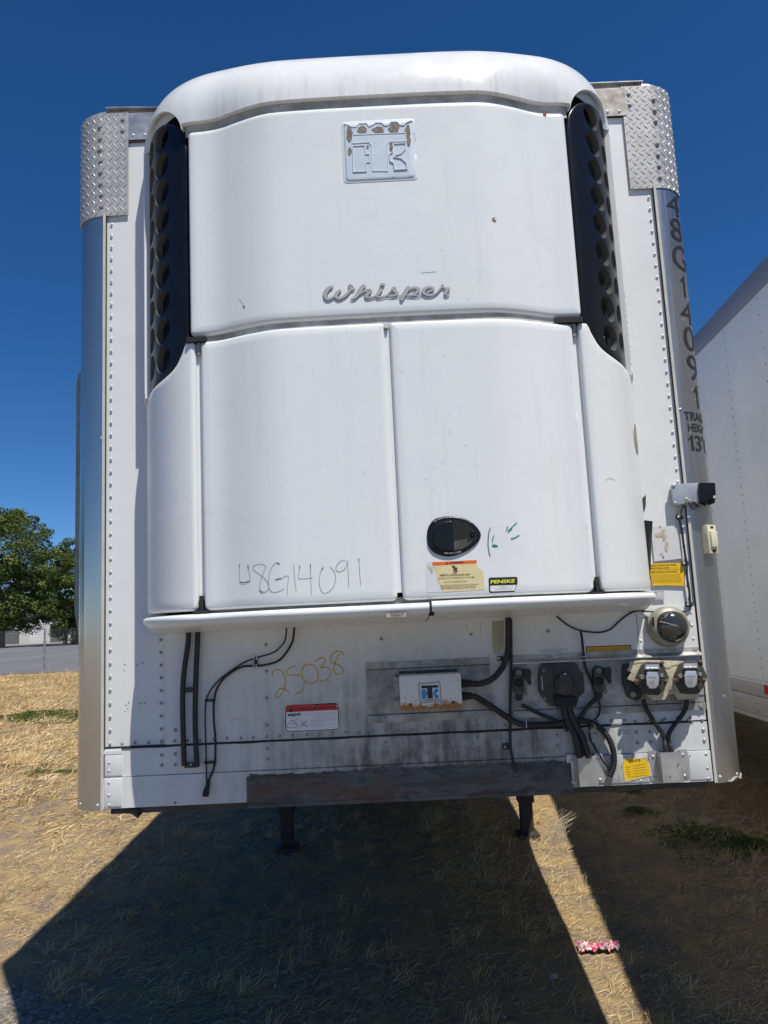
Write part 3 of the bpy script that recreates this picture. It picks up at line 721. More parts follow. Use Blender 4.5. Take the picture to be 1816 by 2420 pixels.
def wheels(parent, xc, ybase, zoff):
    for ya in (0, 1.25):
        MB().tube([(xc-1.0, ybase+ya, zoff+.5), (xc+1.0, ybase+ya, zoff+.5)], .07, 10).build('axle', 'frame_black', parent, True)
        for s in (-1, 1):
            for k in (0, 1):
                x = xc+s*(1.20-k*.33)
                w = MB().lathe([(.29, -.11), (.46, -.125), (.50, -.09), (.51, 0), (.50, .09), (.46, .125), (.29, .11)], (x, ybase+ya, zoff+.5), (1, 0, 0), 28).build('wheel', 'rubber', parent, True)
                MB().lathe([(.05, -.02), (.2, -.03), (.28, -.09), (.285, .09), (.2, .06)], (x, ybase+ya, zoff+.5), (s, 0, 0), 24).build('rim', 'mill_aluminium', w, True)
wheels(T, 0, 11.6, .17)

# =================================================================== refrigeration unit on the nose (parts of the trailer)
zB, zM0, zM1, zT = 1.893, 2.866, 2.890, 3.700
def apatch(name, loop, m='gelcoat', **kw): return patch(name, loop, UNIT, m, T, **{**dict(step=.025, r=.012, thick=.03), **kw})
up = apatch('upper_panel', rrect(-.733, zM1, .733, zT, .02), r=.014); up['label'] = 'upper front cowl panel with badge and script name'
dl = apatch('door', rrect(-.692, zB, -.006, zM0, (.02, .014, .02, .02))); dl['label'] = 'left cooling unit door with pencilled number'
dr = apatch('door', rrect(.012, zB, .692, zM0, (.02, .02, .014, .02))); dr['label'] = 'right cooling unit door with black latch and warning labels'
def sidep(s):
    top = [(.716, 2.868), (.750, 2.868), (.762, 2.850), (.772, 2.828), (.800, 2.790), (.840, 2.768), (.90, 2.755), (.97, 2.747), (1.04, 2.735), (1.10, 2.72), (SMAX-.004, 2.70)]
    sp_ = [tuple(q) for q in spline([np.array(q) for q in top[1:]], 4)]
    loop = [(.714, zB+.012), (.714, 2.855)]+[(.72, 2.868)]+sp_+[(SMAX-.004, zB), (.726, zB)]
    return [(s*a, z) for a, z in loop]
for s in (-1, 1):
    o = apatch('side_panel', sidep(s)); o['label'] = ('left' if s < 0 else 'right')+' lower cheek panel of the cooling unit'
# dark core behind the gaps
def ribbon(name, s0, s1, z0, z1, h, m, n=60):
    A = np.linspace(s0, s1, n); V = [UNIT.to3(a, z, h) for z in (z0, z1) for a in A]
    o = mesh(name, V, [(i, i+1, n+i+1, n+i) for i in range(n-1)], m, T, True); return o
ribbon('inner_core', -SMAX+.03, SMAX-.03, 1.88, 3.78, -.065, 'void_black')
ribbon('mid_seal', -.71, .71, 2.840, 2.905, -.014, 'seal_grey')
ribbon('lower_seal', -.75, .75, 1.868, 1.905, -.028, 'housing_grey')
for s in (-1, 1): ribbon('door_jamb', s*.69, s*.73, 1.93, 2.86, -.024, 'gelcoat', 8)
MB().box((-.012, -.448, 1.92), (.014, -.436, 2.84)).build('door_jamb', 'gelcoat', T)
# --- hood
def hz(a):
    q = abs(a); z = 3.734
    if .752 < q < 1.09: z = 3.705+.085*(q-.752)/.338+.108*max(0., 1-(abs(q-.921)/.169)**2.4)**.5
    if q >= 1.09: z = 3.79
    return z
A = np.concatenate([np.linspace(-SMAX, SMAX, 150), [s*q for s in (-1, 1) for q in (.7515, .7525, .7545, .758, .764, .772, .782, 1.091, 1.0895, 1.087, 1.083, 1.075, 1.065)]]); A = np.array(sorted(A))
AX, AY, BZ = .19, .36, .335
def hood_pt(a, th, h=0.):
    p = UNIT.to3(a, 0, h); k = 1-math.cos(th); zc = 3.735
    w_ = math.sin(max(0, min(th, math.pi/2)))**.75; ys = -.462*max(0., 1-(abs(p[0])/.985)**4.2)**.6; p[1] = p[1]*(1-w_)+ys*w_
    x = p[0]*(1-AX*k/.98); y = p[1]*(1-AY*k/.46)
    sn = math.sin(th); return np.array([x, y, zc+BZ*(math.copysign(abs(sn)**.86, sn) if sn > 0 else sn)])
V = []; rows = 26
def hth(z):
    q = (z-3.735)/BZ; return math.asin(max(-.3, min(1, q**(1/.86) if q > 0 else q)))
def hood_rows(h):
    out = []
    for j in range(rows):
        for a in A:
            zb_ = hz(a)
            th0 = hth(zb_); th = th0+(math.pi/2-th0)*j/(rows-1); out.append(hood_pt(a, th, h))
    return out
V = hood_rows(.009); nA = len(A); Fc = [(j*nA+i, j*nA+i+1, (j+1)*nA+i+1, (j+1)*nA+i) for j in range(rows-1) for i in range(nA-1)]
Fc.append(tuple(range((rows-1)*nA, rows*nA)))
# rolled lip turning inwards
for (h, dz) in ((.001, -.004), (-.006, -.005), (-.040, .012)):
    k = len(V)-nA if h != .001 else 0
    base = len(V)
    for a in A:
        q = hood_pt(a, hth(hz(a)), h); V.append(q+np.array([0, 0, dz]))
    Fc += [((k+i), (base+i), (base+i+1), (k+i+1)) for i in range(nA-1)]
hood = mesh('hood', V, Fc, 'gelcoat_hood', T, True, 50); hood['label'] = 'domed white hood with rain streaks on top of the cooling unit'
ribbon('hood_seal', -.745, .745, 3.685, 3.760, -.010, 'seal_grey')
for s in (-1, 1): ribbon('arch_liner', s*.75, s*1.09, 3.812, 3.88, -.030, 'gelcoat', 24)
# --- side grilles with rows of round holes
def grille(s):
    sw = [(.745, 2.880), (.757, 2.862), (.770, 2.840), (.800, 2.800), (.842, 2.778), (.90, 2.765), (.97, 2.757), (1.04, 2.745), (1.088, 2.735)]
    bot = [tuple(q) for q in spline([np.array(q) for q in sw], 4)]
    topc = [(.921-.173+.346*t, 3.672+.08*t+.100*max(0., 1-abs(2*t-1)**2.4)**.5) for t in (0, .01, .03, .07, .13, .2, .3, .4, .5, .6, .7, .8, .87, .93, .97, .99, 1)]
    loop = bot+[(1.0885, 3.74)]+topc[::-1][1:]+[(.745, 3.65)]
    holes = []
    for cx, zoff, r0, r1 in ((.904, 0, .058, .0540), (1.034, .004, .049, .0540)):
        for k in range(9):
            z = 3.745-k*.1128+zoff
            holes.append([(cx+r0*math.cos(t)*(1), z+r1*math.sin(t)*.93) for t in np.linspace(0, 2*math.pi, 25)[:-1]])
    fl = lambda L: [(s*a, z) for a, z in L]
    g_ = patch('vent_grille', fl(loop), UNIT, 'black_plastic', T, holes=[fl(h) for h in holes], step=.02, r=.010, thick=.02, h0=-.014, hole_depth=.024, hole_mat='hole_plastic', taper=.98)
    g_['label'] = ('left' if s < 0 else 'right')+' black louvre grille with two rows of round holes'
    return g_
grille(-1); grille(1)
for s in (-1, 1): apatch('side_fillet', [(s*a, z) for a, z in ((1.094, 2.742), (SMAX-.016, 2.715), (SMAX-.016, 3.80), (1.094, 3.80))], r=.004, thick=.02, h0=.0085)
# little bright bolts inside the right grille and the gap beside the left one
for q in cF([(610, 525), (623, 533)])+cC([(455, 535)]): 
    a = UNIT.to2(*q); p = UNIT.to3(a[0], a[1], -.03); b_ = MB().lathe([(.007, 0), (.006, .006), (.002, .009)], tuple(p), (.6, -.8, 0), 8).build('grille_bolt', 'rivet_steel', T, True)
for q in cA([(800, 748), (798, 818)]):
    a = UNIT.to2(*q); p = UNIT.to3(a[0], a[1], -.03); MB().lathe([(.0035, 0), (.003, .003), (.001, .004)], tuple(p), (0, -1, 0), 8).build('gap_bolt', 'rivet_steel', T, True)
# --- bottom lip, two lengths meeting off centre
def lip(s0, s1, dz, name='bottom_lip'):
    sec = [(.0, .006), (.012, .018), (.012, .030), (.004, .037), (-.018, .040), (-.05, .040)]      # out, up
    under = [(.0, .006), (-.03, -.002), (-.10, -.006), (-.20, -.012), (-.33, -.020), (-.44, -.026)]
    base = 1.843+dz; A = np.linspace(s0, s1, max(8, int(abs(s1-s0)/.02))); V = []; prof = [(o_, z_) for o_, z_ in sec[::-1]]+under[1:]
    for a in A:
        x, y = UNIT.xy(a); nn = UNIT.nrm(a)
        for o_, z_ in prof:
            o2 = o_+.004; px_, py_ = x+nn[0]*o2, y+nn[1]*o2
            if o_ < -.02: t = (-o_-.02)/.42; px_, py_ = x*(1-.0*t), y+(-.004-y)*min(1, t)
            V.append((px_, min(py_, -.003), base+z_))
    n_ = len(prof); Fc = [(i*n_+k, i*n_+k+1, (i+1)*n_+k+1, (i+1)*n_+k) for i in range(len(A)-1) for k in range(n_-1)]
    Fc += [tuple(range(n_)), tuple(range((len(A)-1)*n_, len(A)*n_))]
    return mesh(name, V, Fc, 'gelcoat', T, True, 60)
lip(-1.10, .098, 0)['label'] = 'left length of the white bottom lip'; lip(.107, 1.10, .004)['label'] = 'right length of the white bottom lip'
MB().box((.096, -.462, 1.838), (.113, -.40, 1.851)).build('lip_notch', 'void_black', T)
# rubber plugs at the foot of the door gaps
for q in (cH([(275, 60), (275, 150)]), ): 
    for s in (-1, 1):
        x = s*(float(UNIT.xy(.703)[0])-.012); MB().box((x+s*.012-.006, -.362, 1.888), (x+s*.012+.006, -.345, 1.945)).box((x+s*.012-.026, -.366, 1.882), (x+s*.012+.026, -.345, 1.893)).build('gap_plug', 'rubber', T, bevel=.002)
for s in (-1, 1): MB().box((s*.684-.005, -.356, 2.82), (s*.684+.005, -.342, 2.866)).build('gap_plug', 'housing_grey', T)
MB().box((-.006, -.462, 2.845), (.009, -.45, 2.858)).build('gap_plug', 'rivet_white', T)
MB().box((.615, -.372, 2.866), (.715, -.34, 2.887)).build('hinge_pocket', 'void_black', T)
MB().box((-.725, -.372, 2.864), (-.655, -.34, 2.882)).build('hinge_pocket', 'void_black', T)
# --- black latch on the right door
o1 = [UNIT.to2(u, v) for u, v in spline(cK([(280, 420), (295, 320), (360, 230), (470, 195), (600, 192), (720, 222), (820, 290), (885, 385), (865, 465), (790, 540), (690, 600), (560, 640), (450, 635), (350, 590), (295, 520)]), 3)]
area = np.array(o1); cen = area.mean(0)
latch = patch('door_latch', o1, UNIT, 'black_plastic', T, step=.012, r=.006, thick=.01, h0=.008); latch['label'] = 'black egg shaped recessed door latch'
o2 = [tuple(cen+(np.array(q)-cen)*.80+np.array([.002, .0])) for q in o1]; patch('latch_well', o2, UNIT, 'void_black', latch, step=.02, h0=.0088)
pd = cK([(560, 245), (470, 255), (390, 300), (345, 370), (335, 450), (360, 525), (430, 575), (520, 582), (580, 580), (572, 400)])
patch('latch_paddle', [UNIT.to2(*q) for q in pd], UNIT, 'black_plastic', latch, step=.012, r=.004, thick=.006, h0=.0135)
patch('latch_scoop', [UNIT.to2(*q) for q in cK([(582, 470), (735, 445), (730, 490), (790, 470), (745, 520), (660, 562), (582, 575)])], UNIT, 'socket_black', latch, step=.012, h0=.0096)
p = UNIT.to3(*UNIT.to2(*cK([(790, 388)])[0]), .008); MB().lathe([(.0085, 0), (.0085, .004), (.006, .005), (.005, .0035), (.001, .0035)], tuple(p), (0, -1, 0), 20).build('latch_lock', 'black_plastic', latch, True, 30)
# latch lettering on an arc
def arctext(s, pts, hpx, m, parent, h, bold=.01):
    P = spline(pts, 10); d = np.concatenate([[0], np.cumsum([np.linalg.norm(np.array(P[i+1])-P[i]) for i in range(len(P)-1)])]); n_ = len(s); P = np.array(P)
    VV = []; FF = []
    for i, ch in enumerate(s):
        if ch == ' ': continue
        t0, t1 = d[-1]*(i+.1)/n_, d[-1]*(i+.85)/n_
        a = (np.interp(t0, d, P[:, 0]), np.interp(t0, d, P[:, 1])); b_ = (np.interp(t1, d, P[:, 0]), np.interp(t1, d, P[:, 1]))
        o = text('latch_text', ch, a, b_, hpx, UNIT, m, None, h, bold)
        if o is None: continue
        k = len(VV); VV += [tuple(v.co) for v in o.data.vertices]; FF += [tuple(k+j for j in f.vertices) for f in o.data.polygons]; me = o.data; bpy.data.objects.remove(o); bpy.data.meshes.remove(me)
    return mesh('latch_text', VV, FF, m, parent)
arctext('PULL HANDLE, THEN LIFT SECONDARY LATCH TO OPEN', cK([(362, 262), (450, 222), (580, 212), (690, 230), (782, 275)]), 3.4, 'decal_white', latch, .0095)
arctext('SLAM DOOR TO CLOSE', cK([(475, 612), (570, 614), (662, 596)]), 3.2, 'decal_white', latch, .0095)
# --- worn badge on the upper panel
E0 = [UNIT.to2(*q) for q in cB([(312, 597), (762, 568), (775, 925), (750, 945), (350, 967), (330, 945)])]
badge = patch('badge', rrect(-.1175, 3.404, .1335, 3.628, (.014, .003, .003, .014)), UNIT, 'emblem_silver', T, step=.02, r=.002, thick=.003, h0=.0035); badge['label'] = 'faded blue square badge with raised T and K letters'
patch('badge_recess', rrect(-.126, 3.395, .142, 3.637, .014), UNIT, 'emblem_line', T, step=.03, r=.0008, h0=.0012)
def lines_px(name, loops, m, w, h, parent, surf=UNIT, close=True):
    st = []
    for L in loops:
        L = [surf.to2(*q) for q in L]
        if close: L = L+[L[0]]
        for i in range(len(L)-1):
            a, b_ = np.array(L[i]), np.array(L[i+1]); 
            if np.linalg.norm(b_-a) > 1e-6: st.append([tuple(a), tuple(b_)])
    V = []; Fc = []
    mb = MB()
    for a, b_ in st:
        t = np.array(b_)-a; n_ = np.array([-t[1], t[0]])/np.linalg.norm(t)*w*.5; e_ = t/np.linalg.norm(t)*w*.4; P4 = [a-n_-e_, b_-n_+e_, b_+n_+e_, a+n_-e_]
        V8 = [surf.to3(q[0], q[1], 0) for q in P4]+[surf.to3(q[0], q[1], h) for q in P4]; mb.add(V8, [(4, 5, 6, 7), (0, 1, 5, 4), (1, 2, 6, 5), (2, 3, 7, 6), (3, 0, 4, 7)]); h += .00008
    return mb.build(name, m, parent)
Tl = cB([(370, 663), (718, 650), (720, 704), (615, 708), (597, 722), (602, 900), (502, 900), (495, 735), (478, 712), (370, 718)])
Hl = cB([(371, 736), (452, 733), (455, 790), (482, 790), (483, 842), (460, 845), (462, 903), (375, 906)])
Kl = cB([(640, 722), (718, 718), (716, 755), (690, 785), (652, 797), (640, 808), (690, 818), (722, 848), (728, 888), (645, 893), (640, 850), (615, 836), (612, 790), (632, 775)])
lines_px('badge_outline', [Tl, Hl, Kl], 'emblem_line', .0024, .0050, badge)
wv = cB([(315, 592), (345, 600), (362, 612), (395, 612), (412, 590), (462, 588), (478, 610), (500, 600), (520, 585), (560, 585), (580, 604), (602, 602), (622, 580), (662, 578), (680, 600), (705, 602), (722, 582), (760, 572)])
lines_px('badge_outline', [wv], 'emblem_line', .0022, .0050, badge, close=False)
def rag(cx, cy, rx, ry, n=16, j=.35):
    return [(cx+rx*math.cos(t)*(1+random.uniform(-j, j*.3)), cy+ry*math.sin(t)*(1+random.uniform(-j, j*.3))) for t in np.linspace(0, 2*math.pi, n+1)[:-1]]
for i, (cx, cy, rx, ry) in enumerate([(352, 660, 24, 62), (435, 628, 38, 28), (540, 632, 44, 22), (642, 622, 42, 34), (732, 645, 20, 52), (622, 742, 12, 36), (470, 742, 9, 12), (352, 770, 14, 28), (655, 804, 18, 4), (738, 705, 14, 36)]):
    decal('worn_patch', cB(rag(cx, cy, rx, ry)), UNIT, 'emblem_worn', badge, .0045+i*.00012, step=.03)
# --- raised script name
WS = [[(190, 140, 30), (135, 170, 52), (98, 230, 58), (110, 282, 44), (150, 290, 34), (200, 262, 30), (240, 222, 40), (272, 192, 44)],
      [(285, 185, 30), (240, 222, 50), (228, 262, 48), (265, 286, 38), (330, 255, 38), (382, 200, 40), (402, 160, 52), (398, 135, 60), (410, 130, 30)], [(405, 165, 40), (430, 172, 24), (455, 162, 8)],
      [(565, 122, 52), (515, 185, 56), (462, 262, 46), (430, 282, 26), (398, 287, 12)], [(490, 245, 12), (545, 205, 26), (600, 185, 42), (630, 190, 44), (610, 220, 54), (582, 255, 44), (610, 272, 26), (690, 255, 18), (720, 235, 14)],
      [(765, 170, 46), (738, 215, 46), (712, 252, 38), (745, 266, 22), (810, 252, 15), (850, 225, 14), (885, 185, 20)], [(745, 121, 16), (765, 119, 38), (790, 117, 40), (808, 116, 16)],
      [(940, 155, 26), (905, 165, 44), (915, 190, 46), (945, 212, 42), (935, 240, 30), (880, 250, 20), (830, 246, 12)], [(940, 240, 14), (985, 250, 13), (1020, 235, 12)],
      [(1095, 142, 52), (1062, 195, 54), (1025, 255, 52), (1000, 308, 50)], [(1060, 215, 14), (1110, 165, 22), (1165, 155, 34), (1200, 170, 44), (1185, 212, 40), (1130, 240, 26), (1060, 240, 18)], [(1120, 243, 16), (1180, 248, 15), (1250, 238, 14)],
      [(1300, 210, 22), (1360, 190, 28), (1378, 165, 32), (1345, 150, 24), (1290, 165, 40), (1262, 205, 48), (1295, 238, 36), (1370, 240, 22), (1430, 208, 20), (1465, 165, 24), (1490, 135, 34), (1492, 132, 42)],
      [(1495, 138, 30), (1520, 160, 20), (1568, 162, 22), (1545, 195, 38), (1522, 228, 36), (1548, 240, 20), (1580, 226, 10)]]
kx = .1988/1817*2.62
WS_ = [[cQ([(x, y)])[0]+(w_*kx,) for x, y, w_ in L] for L in WS]
stroke('script_name', WS_, UNIT, 'script_edge', T, h=.0020, wscale=1.10, dh=.00006)
for L in WS_: pass
stroke('script_name', WS_, UNIT, 'script_grey', T, h=.0050, wscale=.84, dh=.00006)['label'] = 'raised grey script reading Whisper'
# --- scribbles, chips and labels on the doors
HW = [[(203, 145), (202, 230), (206, 325), (240, 335), (320, 318)], [(292, 150), (303, 230), (313, 310)], [(480, 180), (462, 155), (410, 145), (352, 165), (350, 205), (430, 265), (485, 320), (505, 385), (480, 430), (430, 432), (412, 395), (418, 330), (445, 255), (470, 180)],
      [(620, 145), (595, 130), (555, 155), (520, 220), (505, 310), (510, 400), (545, 435), (600, 432), (668, 398)], [(572, 304), (640, 290), (705, 270), (698, 380), (696, 470)], [(762, 145), (772, 290), (790, 440)],
      [(825, 158), (820, 230), (808, 285), (850, 298), (962, 286)], [(935, 142), (940, 300), (946, 470)], [(1070, 175), (1040, 230), (1025, 330), (1050, 425), (1095, 445), (1160, 400), (1195, 310), (1180, 220), (1135, 170)],
      [(1300, 115), (1260, 110), (1210, 155), (1200, 200), (1230, 225), (1290, 195), (1318, 110)], [(1318, 105), (1325, 230), (1332, 385)], [(1435, 90), (1442, 200), (1455, 365)]]
stroke('pencilled_number', [cP(L) for L in HW], UNIT, 'ink_grey', dl, w=.0016, h=.0006, dh=.00004)
stroke('pencilled_number', [cP([(203, 145), (202, 180)]), cP([(290, 150), (296, 195)]), cP([(590, 130), (620, 147)]), cP([(572, 304), (640, 290)]), cP([(825, 158), (822, 190)]), cP([(935, 142), (937, 180)]), cP([(1070, 175), (1052, 205)]), cP([(1433, 88), (1440, 110)]), cP([(412, 400), (425, 428), (450, 434)]), cP([(210, 328), (250, 337), (315, 320)])], UNIT, 'ink_black', dl, w=.0026, h=.0013, dh=.00004)
stroke('green_mark', [cK([(995, 315), (975, 380), (968, 480), (972, 560), (990, 645)]), cK([(1010, 520), (1045, 512), (1080, 530)]), cK([(1190, 370), (1225, 325), (1290, 262)]), cK([(1222, 445), (1270, 430), (1318, 402)]), cK([(1188, 300), (1172, 360)]), cK([(1030, 400), (1015, 480)])], UNIT, 'ink_green', dr, w=.0036, h=.0008)
decal('green_mark', cK([(1190, 345), (1240, 310), (1235, 340), (1192, 375)]), UNIT, 'ink_green', dr, .0012); decal('green_mark', cK([(1012, 510), (1045, 505), (1080, 530), (1040, 538), (1015, 530)]), UNIT, 'ink_green', dr, .0012)
for q in (cC([(200, 525)]), cB([(1298, 1215)])):
    decal('paint_chip', rag(q[0][0], q[0][1], 5.4, 8, 14, .5), UNIT, 'chip_rust', up, .0008)
decal('paint_chip', rag(*cB([(1301, 1212)])[0], 2.6, 4.2, 10, .4), UNIT, 'old_tape', up, .0012)
stroke('scratch', [cB([(815, 1565), (870, 1560), (918, 1555)])], UNIT, 'ink_grey', up, w=.0016, h=.0006)
stroke('scratch', [cD([(1562, 290), (1590, 330), (1598, 358)])], UNIT, 'ink_grey', up, w=.0014, h=.0006); stroke('scratch', [cD([(1590, 345), (1600, 342), (1597, 360)])], UNIT, 'ink_black', up, w=.003, h=.001)
stroke('scratch', [cF([(595, 1480), (625, 1466), (657, 1480)])], UNIT, 'seal_grey', T, w=.0022, h=.0008)
for q in cE([(800, 775), (970, 770), (1190, 1400), (1240, 1370), (820, 1160), (1176, 1547), (1130, 1470), (1350, 1390)]):
    decal('smudge', rag(q[0], q[1], random.uniform(1.2, 5), random.uniform(.8, 2.4), 9, .5), UNIT, 'ghost', dr if q[0] > 930 else dl, .0006)
stroke('scratch', [cE([(1281, 1150), (1282, 1183)])], UNIT, 'ink_grey', dr, w=.001, h=.0006)
# warning label
wl = decal('warning_label', cK([(338, 705), (842, 680), (838, 720), (860, 770), (915, 805), (928, 1012), (460, 1042), (430, 960), (400, 900), (380, 850), (385, 810), (360, 760)]), UNIT, 'decal_cream', dr, .0010, thick=.0005); wl['label'] = 'torn cream warning label with orange header'
decal('label_header', cK([(338, 706), (842, 682), (838, 716), (352, 742)]), UNIT, 'decal_orange', wl, .0015)
text('label_text', 'WARNING', cK([(532, 724)])[0], cK([(692, 716)])[0], 4.6, UNIT, 'decal_black', wl, .0021, .02)
decal('label_symbol', cK([(490, 728), (518, 727), (503, 702)]), UNIT, 'decal_black', wl, .0019)
for s_, a, b_, hp, bo in (('REMOTE CONTROLLED UNIT', (428, 862), (768, 852), 4.2, .012), ('UNIT MAY START AUTOMATICALLY AT ANY TIME.', (405, 894), (815, 878), 2.6, .01), ('CAN CAUSE SERIOUS INJURY.', (468, 938), (738, 926), 3.0, .01), ('TURN OFF KEY ON THE UNIT CONTROL PANEL AND PLACE THE', (430, 972), (858, 958), 2.3, .01), ('MICROPROCESSOR ON/OFF SWITCH IN THE OFF POSITION', (440, 990), (828, 978), 2.3, .01), ('BEFORE INSPECTING OR SERVICING ANY PART OF THE UNIT.', (452, 1008), (832, 996), 2.3, .01)):
    text('label_text', s_, cK([a])[0], cK([b_])[0], hp, UNIT, 'decal_black', wl, .0019, bo)
stroke('label_symbol', [cK([(570, 750), (585, 775), (590, 800)]), cK([(560, 748), (600, 758)]), cK([(590, 790), (625, 775)]), cK([(600, 812), (625, 800)])], UNIT, 'decal_black', wl, w=.004, h=.0018)
for cx, cy, r_ in ((595, 812, 15), (607, 770, 9)): stroke('label_symbol', [cK([(cx+r_*math.cos(t), cy+r_*math.sin(t)) for t in np.linspace(0, 6.3, 12)])], UNIT, 'decal_black', wl, w=.0016, h=.0024)
decal('label_residue', cK([(275, 705), (340, 703), (350, 760), (385, 850), (405, 920), (445, 1040), (275, 1045)]), UNIT, 'ghost', dr, .0007); decal('label_scrap', cK([(290, 738), (330, 745), (350, 790), (345, 835), (330, 825), (318, 795), (298, 770)]), UNIT, 'old_tape', dr, .0014)
# owner label
ol = patch('owner_label', [UNIT.to2(*q) for q in cK([(985, 878), (1285, 870), (1297, 885), (1298, 940), (1280, 985), (1262, 1040), (990, 1052), (980, 1040), (973, 895)])], UNIT, 'decal_black', dr, step=.03, h0=.0010); ol['label'] = 'black and yellow rental company label'
decal('label_field', cK([(990, 970), (1280, 960), (1275, 985), (1262, 1025), (1000, 1034), (993, 1025)]), UNIT, 'decal_white', ol, .0016)
text('label_text', 'PENSKE', cK([(992, 946)])[0], cK([(1262, 934)])[0], 8.2, UNIT, 'decal_lemon', ol, .0018, .035, shear=.25)
text('label_text', '0578-10', cK([(1098, 990)])[0], cK([(1175, 986)])[0], 2.8, UNIT, 'ink_grey', ol, .0022); text('label_text', 'Portland East, OR', cK([(1050, 1014)])[0], cK([(1222, 1008)])[0], 3.0, UNIT, 'ink_grey', ol, .0022)
# round grey side badge
rb = [UNIT.to2(*q) for q in cF([(770, 1040), (780, 1015), (795, 1020), (808, 1050), (812, 1110), (812, 1160), (795, 1130), (775, 1080)])]
o = patch('side_badge', [(1.055+.045*math.cos(t), 2.475+.062*math.sin(t)) for t in np.linspace(0, 2*math.pi, 25)[:-1]], UNIT, 'housing_grey', T, step=.02, r=.002, h0=.002, thick=.002)
text('side_badge_text', 'S-2', (1.03, 2.462), (1.08, 2.462), .028, UNIT, 'decal_white', o, .0035, .01, 2, px=False)
# side latches low on the right cheek
for z0, z1, hh_ in ((2.05, 2.165, .012),): 
    MB().add([UNIT.to3(1.07, 2.16, .006), UNIT.to3(1.12, 2.16, .030), UNIT.to3(1.11, 2.03, .012), UNIT.to3(1.085, 1.93, .001), UNIT.to3(1.07, 2.16, -.01), UNIT.to3(1.14, 2.16, .024), UNIT.to3(1.12, 2.03, .008), UNIT.to3(1.09, 1.93, -.004)], [(0, 1, 2, 3), (4, 7, 6, 5), (0, 4, 5, 1), (1, 5, 6, 2), (2, 6, 7, 3), (3, 7, 4, 0)]).build('side_latch', 'black_plastic', T, bevel=.002)
    MB().add([UNIT.to3(1.08, 2.25, .004), UNIT.to3(1.12, 2.265, .014), UNIT.to3(1.12, 2.22, .010), UNIT.to3(1.08, 2.19, .002), UNIT.to3(1.10, 2.23, -.01)], [(0, 1, 2, 3), (0, 3, 4), (0, 4, 1), (1, 4, 2), (2, 4, 3)]).build('side_latch', 'socket_black', T)
# tape on the lip
tp = decal('tape_scrap', cI([(378, 122), (528, 110), (532, 192), (380, 196)]), pl(-.4735), 'old_tape', T, .001)
stroke('tape_scrawl', [cI([(395, 140), (420, 150), (410, 165), (440, 178), (500, 172)]), cI([(400, 150), (430, 142), (445, 150)]), cI([(450, 145), (480, 150), (460, 165), (485, 175), (520, 140)]), cI([(490, 150), (512, 160), (516, 185)])], pl(-.4755), 'ink_grey', tp, w=.0028, h=.0)

# =================================================================== fittings on the nose of the trailer (all move with it)
def tube_px(name, pts, y, rad, m='cable_black', seg=8, parent=T, n=7, sm=True, flat=1.):
    """cable along a pixel path lying at distance y in front of the wall (point may carry its own y)"""
    P = []
    for q in pts:
        yy = -(q[2] if len(q) > 2 else y); P.append(PY(q[0], q[1], yy))
    P = spline(P, n) if sm and len(P) > 2 else P
    mb = MB(); mb.tube(P, rad, seg, flat=flat); return mb.build(name, m, parent, True, 60)
def clamp(u, v, y, w=.012, h=.018, m='cable_black', parent=T):
    p = PY(u, v, -y); o = MB().box((p[0]-w, p[1]-.004, p[2]-h*.5), (p[0]+w, p[1]+.012, p[2]+h*.5)).build('clamp', m, parent, bevel=.002); return o
def screw(u, v, y, parent=T, m='rivet_steel', r=.006):
    p = PY(u, v, -y); o = MB().lathe([(r, 0), (r*.9, .003), (r*.35, .0045), (r*.3, .003)], tuple(p), (0, -1, 0), 12).build('screw', m, parent, True, 40); return o
# --- two wide drain hoses on the left
for pts in ([(152, 285), (148, 400), (122, 580), (108, 740), (106, 900), (110, 1100), (118, 1360)], [(225, 285), (222, 400), (213, 580), (208, 740), (204, 900), (206, 1100), (218, 1370)]):
    o = tube_px('drain_hose', cH(pts), .028, .0105, 'cable_black', 8); 
hs_ = cH([(160, 765)])[0]; p = PY(hs_[0], hs_[1], -.02); MB().box((p[0]-.026, -.030, p[2]-.009), (p[0]+.024, -.008, p[2]+.008)).build('hose_clamp', 'socket_black', T, bevel=.002)
p = PY(*cH([(170, 1355)])[0], -.02); MB().box((p[0]-.024, -.026, p[2]-.010), (p[0]+.026, -.009, p[2]+.008)).build('hose_clamp', 'socket_black', T, bevel=.002); screw(*cH([(170, 1350)])[0], .027, r=.004)
